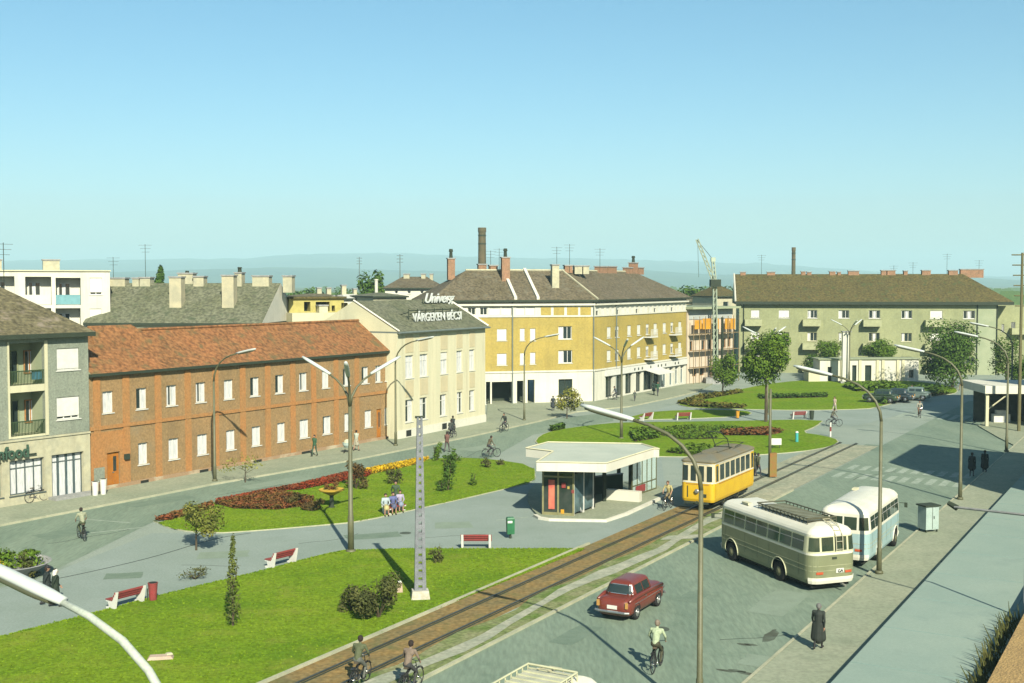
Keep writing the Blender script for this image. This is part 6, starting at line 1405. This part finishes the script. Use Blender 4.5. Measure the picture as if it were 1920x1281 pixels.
# bicycle
def make_bike():
    t = thing('bicycle', 'x', 'bicycle'); BK = mat('bike_black', (.03, .03, .03), rough=.4)
    for y in (-.53, .53):
        mb = MB(); pts = [(0, y + .33 * math.cos(a), .345 + .33 * math.sin(a)) for a in [k * math.pi / 12 for k in range(25)]]; mb.tube(pts, .02, 6, cap=False); w_ = mb.build('wheel', TYRE, t)
        mb = MB()
        for k in range(9): a = k * 2 * math.pi / 9; mb.tube([(0, y, .345), (0, y + .32 * math.cos(a), .345 + .32 * math.sin(a))], .004, 3)
        mb.tube([(-.05, y, .345), (.05, y, .345)], .025, 6); mb.build('spokes', CHROME, w_)
    mb = MB(); s_ = [((0, -.53, .345), (0, -.12, .30)), ((0, -.12, .30), (0, -.24, .86)), ((0, -.53, .345), (0, -.2, .74)), ((0, -.2, .74), (0, .33, .80)), ((0, -.12, .30), (0, .35, .70)), ((0, .53, .345), (0, .32, .93))]
    for a, b in s_: mb.tube([a, b], .017, 6)
    mb.build('frame', BK, t)
    mb = MB(); mb.tube([(-.27, .12, 1.0), (-.22, .27, 1.02), (0, .31, .97), (.22, .27, 1.02), (.27, .12, 1.0)], .014, 6); mb.build('handlebar', CHROME, t)
    mb = MB(); mb.box((0, -.27, .9), (.16, .26, .06), taper=.8); mb.build('saddle', BARK, t)
    mb = MB(); mb.tube([(.05, -.12, .30), (.07, .03, .22), (.17, .03, .22)], .013, 5); mb.tube([(-.05, -.12, .30), (-.07, -.27, .38), (-.17, -.27, .38)], .013, 5); mb.lathe((0, -.12, .30), [(.09, -.01), (.09, .01)], 14, axis='x'); mb.build('pedals', CHROME, t)
    mb = MB(); mb.box((0, -.55, .76), (.14, .3, .02)); mb.tube([(0, -.55, .75), (.06, -.53, .36)], .01, 4); mb.build('luggage_carrier', BK, t)
    mb = MB()
    for y in (-.53, .53): mb.tube([(0, y + .37 * math.cos(a), .345 + .37 * math.sin(a)) for a in [R(30 + 15 * k) for k in range(9)]], .022, 5, flat=.5)
    mb.build('mudguard', BK, t); return t

# ================================================================ PEOPLE
def person(label, loc, rz, pose='walk', top=(.3, .3, .3), legs=(.05, .05, .06), hair=(.03, .02, .015), coat=0, skirt=False, h=1.72, detail=False, hat=None, shoes=(.02, .02, .02), scarf=None, hold=None, group=None, sleeves=True):
    prim = []   # (kind, a, b, ra, rb, tag)
    def cap(a, b, ra, rb, tg): prim.append((Vector(a), Vector(b), ra, rb, tg))
    k = h / 1.72
    J = {}
    lean = 0
    if pose in ('walk', 'stand'):
        s = .20 if pose == 'walk' else .02
        J['pel'] = Vector((0, 0, .93)); J['ch'] = Vector((0, .02, 1.30)); J['nk'] = Vector((0, .03, 1.47)); J['hd'] = Vector((0, .045, 1.60))
        for q, sg in (('l', -1), ('r', 1)):
            ph = s * sg
            J['hip' + q] = Vector((sg * .095, 0, .90)); J['kn' + q] = Vector((sg * .10, ph * .55 + .035, .49)); J['an' + q] = Vector((sg * .10, ph * 1.0 - .02, .09 + (.05 if ph < -.1 else 0))); J['to' + q] = J['an' + q] + Vector((sg * .02, .15, -.05))
            J['sh' + q] = Vector((sg * .185, .02, 1.40)); J['el' + q] = Vector((sg * .245, -ph * .55 - .02, 1.13)); J['wr' + q] = Vector((sg * .235, -ph * .9 + .06, .89))
    elif pose == 'sit':
        J['pel'] = Vector((0, 0, .53)); J['ch'] = Vector((0, .0, .90)); J['nk'] = Vector((0, .02, 1.07)); J['hd'] = Vector((0, .05, 1.20))
        for q, sg in (('l', -1), ('r', 1)):
            J['hip' + q] = Vector((sg * .095, .04, .52)); J['kn' + q] = Vector((sg * .11, .46, .50)); J['an' + q] = Vector((sg * .11, .44, .10)); J['to' + q] = J['an' + q] + Vector((0, .15, -.05))
            J['sh' + q] = Vector((sg * .185, 0, 1.0)); J['el' + q] = Vector((sg * .24, .08, .74)); J['wr' + q] = Vector((sg * .12, .30, .64))
    else:   # ride
        J['pel'] = Vector((0, -.24, .99)); J['ch'] = Vector((0, -.10, 1.34)); J['nk'] = Vector((0, -.02, 1.50)); J['hd'] = Vector((0, .03, 1.63))
        for q, sg, fy, fz in (('l', -1, -.27, .44), ('r', 1, .03, .28)):
            J['hip' + q] = Vector((sg * .09, -.22, .96)); J['an' + q] = Vector((sg * .12, fy - .05, fz + .04)); J['kn' + q] = Vector((sg * .13, .16 if q == 'l' else .14, .74 if q == 'l' else .66)); J['to' + q] = J['an' + q] + Vector((0, .15, -.03))
            J['sh' + q] = Vector((sg * .19, -.06, 1.43)); J['el' + q] = Vector((sg * .29, .0, 1.20)); J['wr' + q] = Vector((sg * .26, .14, 1.04))
    nk, hd, ch, pe = J['nk'], J['hd'], J['ch'], J['pel']
    cap(pe + Vector((-.045, 0, 0)), pe + Vector((.045, 0, 0)), .125, .125, 'top' if pose != 'ride' else 'legs'); cap(pe + Vector((0, 0, .04)), ch, .125, .14, 'top')
    cap(ch + Vector((-.07, 0, .02)), ch + Vector((.07, 0, .02)), .115, .115, 'top'); cap(J['shl'], J['shr'], .065, .065, 'top'); cap(ch, nk, .09, .055, 'top'); cap(nk, hd, .05, .05, 'skin')
    cap(hd + Vector((0, -.01, .03)), hd + Vector((0, .02, -.045)), .092, .070, 'skin'); cap(hd + Vector((0, .09, .0)), hd + Vector((0, .105, -.02)), .014, .016, 'skin')
    cap(hd + Vector((0, -.025, .045)), hd + Vector((0, -.04, .0)), .098, .088, 'hair')
    for sg in (-1, 1): cap(hd + Vector((sg * .088, 0, -.01)), hd + Vector((sg * .09, 0, .02)), .014, .016, 'skin')
    if hat: cap(hd + Vector((0, 0, .085)), hd + Vector((0, .0, .10)), .10, .085, 'hat'); cap(hd + Vector((0, .05, .075)), hd + Vector((0, .12, .065)), .06, .04, 'hat')
    if scarf: cap(hd + Vector((0, -.02, .03)), nk + Vector((0, -.05, .0)), .108, .095, 'scarf')
    for q, sg in (('l', -1), ('r', 1)):
        cap(J['hip' + q], J['kn' + q], .088, .058, 'legs'); cap(J['kn' + q], J['an' + q], .056, .038, 'legs' if not skirt else 'skin'); cap(J['an' + q] + Vector((0, -.03, -.045)), J['to' + q], .042, .034, 'shoe')
        cap(J['sh' + q], J['el' + q], .056, .044, 'top'); cap(J['el' + q], J['wr' + q], .043, .03, 'top' if sleeves else 'skin')
        wr = J['wr' + q]; d = (wr - J['el' + q]).normalized(); d = (d + Vector((0, .1, 0))).normalized(); pm = wr + d * .075
        cap(wr, pm, .028, .034, 'skin')
        if detail:
            sd_ = Vector((0, 1, 0)) - d * d.y; sd_.normalize(); inw = d.cross(sd_) 
            for j, (ln, of) in enumerate(((.062, .030), (.072, .011), (.066, -.009), (.052, -.028))):
                b0_ = pm + sd_ * of + d * .02; b1_ = b0_ + d * ln * .55; b2_ = b1_ + d * ln * .4 - Vector((sg * .018, 0, 0)); cap(b0_, b1_, .0105, .0100, 'skin'); cap(b1_, b2_, .0100, .0085, 'skin')
            tb = wr + d * .03 + sd_ * .03; cap(tb, tb + sd_ * .03 + d * .035, .013, .010, 'skin')
        else: cap(pm, pm + d * .06, .03, .018, 'skin')
    if coat:
        zb = coat; c0 = pe + Vector((0, 0, .08)); cap(c0, Vector((0, .0, zb)), .165, .225, 'top')
        cap(ch, pe, .165, .165, 'top')
        for sg in (-1, 1): cap(Vector((sg * .09, 0, pe.z)), Vector((sg * .13, 0, zb + .02)), .15, .16, 'top')
    if skirt and not coat and pose != 'ride':
        if pose == 'sit': cap(pe, Vector((0, .4, .5)), .16, .17, 'legs')
        else:
            for sg in (-1, 1): cap(pe + Vector((sg * .04, 0, 0)), Vector((sg * .08, 0, .55)), .14, .17, 'legs')
    if hold: cap(J['wrr'] + Vector((.03, .02, -.12)), J['wrr'] + Vector((.03, .02, -.34)), .10, .12, 'bag')
    if detail:
        for sg in (-1, 1): cap(hd + Vector((sg * .032, .082, .015)), hd + Vector((sg * .034, .084, .015)), .011, .011, 'hair')
    vox = .011 if detail else .022
    mb = MB()
    for a, b, ra, rb, tg in prim:
        d = b - a; L_ = d.length
        if L_ < 1e-5: d = Vector((0, 0, 1)); L_ = 0
        else: d = d / L_
        path = []; rad = []
        for q in (80, 50, 20): w_ = R(q); path.append(a - d * ra * math.sin(w_)); rad.append(ra * math.cos(w_))
        path.append(a); rad.append(ra)
        if L_ > 0: path.append(b); rad.append(rb)
        for q in (20, 50, 80): w_ = R(q); path.append(b + d * rb * math.sin(w_)); rad.append(rb * math.cos(w_))
        mb.tube(path, rad, 12)
    me = bpy.data.meshes.new('tmp'); me.from_pydata([tuple(x * k for x in v) for v in mb.v], [], mb.f)
    o = bpy.data.objects.new('tmp', me); COL.objects.link(o); rm = o.modifiers.new('r', 'REMESH'); rm.mode = 'VOXEL'; rm.voxel_size = vox
    sm = o.modifiers.new('s', 'SMOOTH'); sm.iterations = 2 if detail else 1; sm.factor = .4
    bpy.context.view_layer.update(); me2 = bpy.data.meshes.new_from_object(o.evaluated_get(bpy.context.evaluated_depsgraph_get())); bpy.data.objects.remove(o); me2.name = 'person_body'
    nf = len(me2.polygons); cen = np.empty(nf * 3); me2.polygons.foreach_get('center', cen); cen = cen.reshape(-1, 3) / k
    best = np.full(nf, 1e9); idx = np.zeros(nf, int); tags = ['top', 'legs', 'skin', 'hair', 'shoe', 'hat', 'scarf', 'bag']
    for a, b, ra, rb, tg in prim:
        A = np.array(a); B = np.array(b); D = B - A; L2 = max(D @ D, 1e-9); u = np.clip(((cen - A) @ D) / L2, 0, 1); ds = np.linalg.norm(cen - (A + u[:, None] * D), axis=1) - (ra + (rb - ra) * u)
        if tg in ('top', 'scarf', 'hair', 'hat'): ds = ds - .004
        m_ = ds < best; best[m_] = ds[m_]; idx[m_] = tags.index(tg)
    cols = dict(top=top, legs=legs, skin=(.45, .26, .17), hair=hair, shoe=shoes, hat=hat or (0, 0, 0), scarf=scarf or (0, 0, 0), bag=hold or (0, 0, 0))
    for tg in tags:
        cc_ = cols[tg]; key = 'cloth_%02d_%02d_%02d' % tuple(int(99 * min(x, .99)) for x in cc_) + ('_skin' if tg == 'skin' else '')
        me2.materials.append(mat(key, cc_, tuple(x * .75 for x in cc_), scale=5, rough=.8, fine=.1, fscale=18))
    me2.polygons.foreach_set('material_index', idx.astype(int).tolist()); me2.polygons.foreach_set('use_smooth', [True] * nf)
    p = bpy.data.objects.new('person', me2); COL.objects.link(p); p.location = loc; p.rotation_euler = (0, 0, rz)
    tag(p, label, 'person', group); return p
WLK = R(-30)   # facing along the road, away from the camera
bk0_ = make_bike(); GBK = 'bicycles with riders'
def rider(px, py, rz, lab, blab, bikefirst=False, z=.01, **kw):
    c = G(px, py); p = person(lab, (c.x, c.y, z), rz, 'ride', **kw)
    if bikefirst: place(bk0_, (c.x, c.y, z), rz, blab, GBK)
    else: dup(bk0_, (c.x, c.y, z), rz, blab, GBK)
    return p
rider(1232, 1256, R(-22), 'person in a pale green shirt riding away on a bicycle behind the red car', 'black bicycle under the rider in the pale green shirt', True, top=(.42, .50, .32), legs=(.07, .07, .04), hair=(.25, .2, .15), detail=True, sleeves=True, h=1.78)
c_ = Vector((-5.25, 41.0, 0)); p = person('person in a dark olive jacket cycling away along the tram track, bottom edge', (c_.x, c_.y, .04), R(-18), 'ride', top=(.10, .12, .06), legs=(.14, .15, .13), detail=True); dup(bk0_, (c_.x, c_.y, .04), R(-18), 'bicycle of the rider in the dark olive jacket', GBK)
c_ = Vector((-3.45, 40.4, 0)); p = person('person in a brown-grey shirt cycling away on the verge, bottom edge', (c_.x, c_.y, .05), R(-25), 'ride', top=(.22, .17, .13), legs=(.06, .06, .06), detail=True); dup(bk0_, (c_.x, c_.y, .05), R(-25), 'bicycle of the rider in the brown-grey shirt', GBK)
rider(153, 1012, R(35), 'person in a pale grey shirt cycling down the left street', 'bicycle of the rider in the left street', top=(.34, .36, .24), legs=(.08, .1, .05), sleeves=False)
rider(1252, 955, R(150), 'person in a pale yellow shirt on a bicycle beside the tram front', 'bicycle beside the tram front', top=(.52, .45, .2), legs=(.25, .2, .1), hair=(.12, .06, .03), sleeves=False)
rider(846, 824, R(-30), 'dark-clothed person cycling before the beige building plinth', 'bicycle before the beige building plinth', top=(.06, .07, .06))
rider(945, 810, R(150), 'dark-clothed person cycling near the arcade corner', 'bicycle near the arcade corner', top=(.05, .06, .05))
rider(921, 858, R(-60), 'person in brown cycling past the far end of the flower lawn', 'bicycle past the far end of the flower lawn', top=(.12, .1, .06))
rider(1564, 800, R(-80), 'person cycling past the lawn notch beside the zebra crossing', 'bicycle at the lawn notch', top=(.14, .14, .1))
rider(1724, 783, R(170), 'person in a pale shirt cycling toward the camera at the far crossing', 'bicycle at the far crossing', top=(.4, .38, .3), legs=(.2, .1, .05))
rider(1152, 752, R(100), 'person with a bicycle in front of the first white shop', 'bicycle in front of the first white shop', top=(.08, .1, .12))
# bicycle leaning at the shop
a = G(47, 948); b = G(92, 940); m = (a + b) / 2; dd = math.atan2(b.y - a.y, b.x - a.x) - math.pi / 2
k = dup(bk0_, (m.x, m.y, .11), dd, 'parked bicycle leaning beneath the white shop window', 'parked bicycles'); k.rotation_euler.x = 0; k.rotation_euler.y = R(-6)
pr = lambda px, py, lab, rz=0, z=0, **kw: person(lab, (G(px, py).x, G(px, py).y, z), rz, **kw)
pr(1534, 1223, 'person in a long black coat walking away on the right pavement', R(-25), .12, top=(.028, .036, .03), legs=(.03, .03, .03), coat=.42, hair=(.18, .18, .17), detail=True, hold=None, h=1.74)
pr(88, 1135, 'person in dark coat and cap walking beside the bottom left lamp head', R(-60), top=(.02, .03, .03), coat=.6, hat=(.03, .03, .04), detail=True)
pr(104, 1138, 'person in a long dark dress with a white headscarf, bottom left', R(-60), top=(.02, .035, .02), coat=.35, scarf=(.75, .72, .62), hold=(.03, .04, .04), detail=True, h=1.66)
pr(1085, 966, 'person in white working clothes at the kiosk side window', R(60), .14, top=(.5, .52, .48), legs=(.4, .42, .4), h=1.75)
pr(1416, 893, 'person in a dark coat leaning near the plain pole', R(40), top=(.05, .06, .04), coat=.6)
pr(1421, 894, 'second dark-clothed person standing close by the plain pole', R(-60), top=(.1, .11, .06))
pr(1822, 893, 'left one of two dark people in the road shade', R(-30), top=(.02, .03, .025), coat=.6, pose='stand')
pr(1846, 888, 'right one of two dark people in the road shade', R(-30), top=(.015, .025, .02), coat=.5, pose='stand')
pr(590, 858, 'person in green standing before the terrace wall', R(150), .11, top=(.04, .12, .06), legs=(.05, .1, .06))
pr(668, 848, 'pale-clothed person pushing along the terrace pavement', R(-30), .11, top=(.5, .55, .45), legs=(.42, .4, .3), skirt=True)
pr(849, 822 - 5, 'dark pedestrian on the pavement by the beige building', R(-30), .11, top=(.03, .04, .04), coat=.6)
pr(838, 848, 'pedestrian in a reddish jacket crossing the left street', R(-30), top=(.2, .1, .08), legs=(.1, .08, .08))
pr(1037, 772, 'dark-clothed pedestrian beside the yellow-green plaza tree', R(0), .0, top=(.04, .05, .06), coat=.6)
pr(1226, 742, 'person in dark clothes under the shop awning', R(30), .11, top=(.02, .04, .03), coat=.6)
pr(1233, 744, 'person in green beside the shop awning', R(200), .11, top=(.03, .1, .05))
pr(1190, 754, 'small dark pedestrian before the shops', R(200), .05, top=(.08, .1, .08), h=1.3)
pr(1802, 732, 'person in white by the tall dark tree', R(120), top=(.6, .55, .45), legs=(.3, .2, .1))
pr(1565, 775, 'person in a white and orange shirt at the lawn edge', R(120), .07, top=(.65, .5, .4), legs=(.5, .45, .4))
pr(1710, 750, 'person in a white shirt beside the shaded cars', R(120), .07, top=(.6, .62, .55), legs=(.1, .2, .2))
for px, py, lab, tp, lg in ((723, 966, 'person in pale blue at the left end of the group bench', (.42, .5, .52), (.5, .45, .2)), (737, 963, 'person in dark blue in the middle of the group bench', (.12, .14, .3), (.1, .12, .2)), (750, 959, 'person in lilac at the right end of the group bench', (.4, .36, .48), (.25, .3, .4))):
    pr(px, py, lab, R(195), .0, pose='sit', top=tp, legs=lg, skirt=True)
pr(742, 955, 'standing dark-haired person behind the group bench', R(190), .07, top=(.06, .1, .05), h=1.7)
# small pram left of the flower lawn lamp
c = G(664, 850); t = thing('pram', 'small pale pram on the terrace pavement', 'pram', (c.x - .5, c.y - .6, .11)); mb = MB(); mb.lathe((0, 0, .45), [(.2, 0), (.36, .2), (.38, .4)], 12); mb.build('tub', CAB, t); mb = MB(); mb.lathe((0, .15, .8), [(.3, 0), (.25, .2), (.1, .3)], 10); mb.build('hood', CREAM, t)
for x in (-.2, .2):
    for y in (-.25, .25): mb = MB(); mb.lathe((x, y, .15), [(.15, -.015), (.15, .015)], 12, axis='x'); mb.build('wheel', TYRE, t)

# ================================================================ HAZE
hb = MB(); hb.hexa([(-6500, -150, -2), (6500, -150, -2), (6500, 9500, -2), (-6500, 9500, -2), (-6500, -150, 230), (6500, -150, 230), (6500, 9500, 230), (-6500, 9500, 230)])
hm = bpy.data.materials.new('haze'); hm.use_nodes = True; t_ = hm.node_tree; t_.nodes.clear(); pv = t_.nodes.new('ShaderNodeVolumePrincipled'); pv.inputs['Color'].default_value = (.60, .92, 1.0, 1); pv.inputs['Density'].default_value = 2.4e-4; pv.inputs['Anisotropy'].default_value = 0.0
oo = t_.nodes.new('ShaderNodeOutputMaterial'); t_.links.new(pv.outputs[0], oo.inputs['Volume'])
tag(hb.build('haze', hm), kind='stuff')
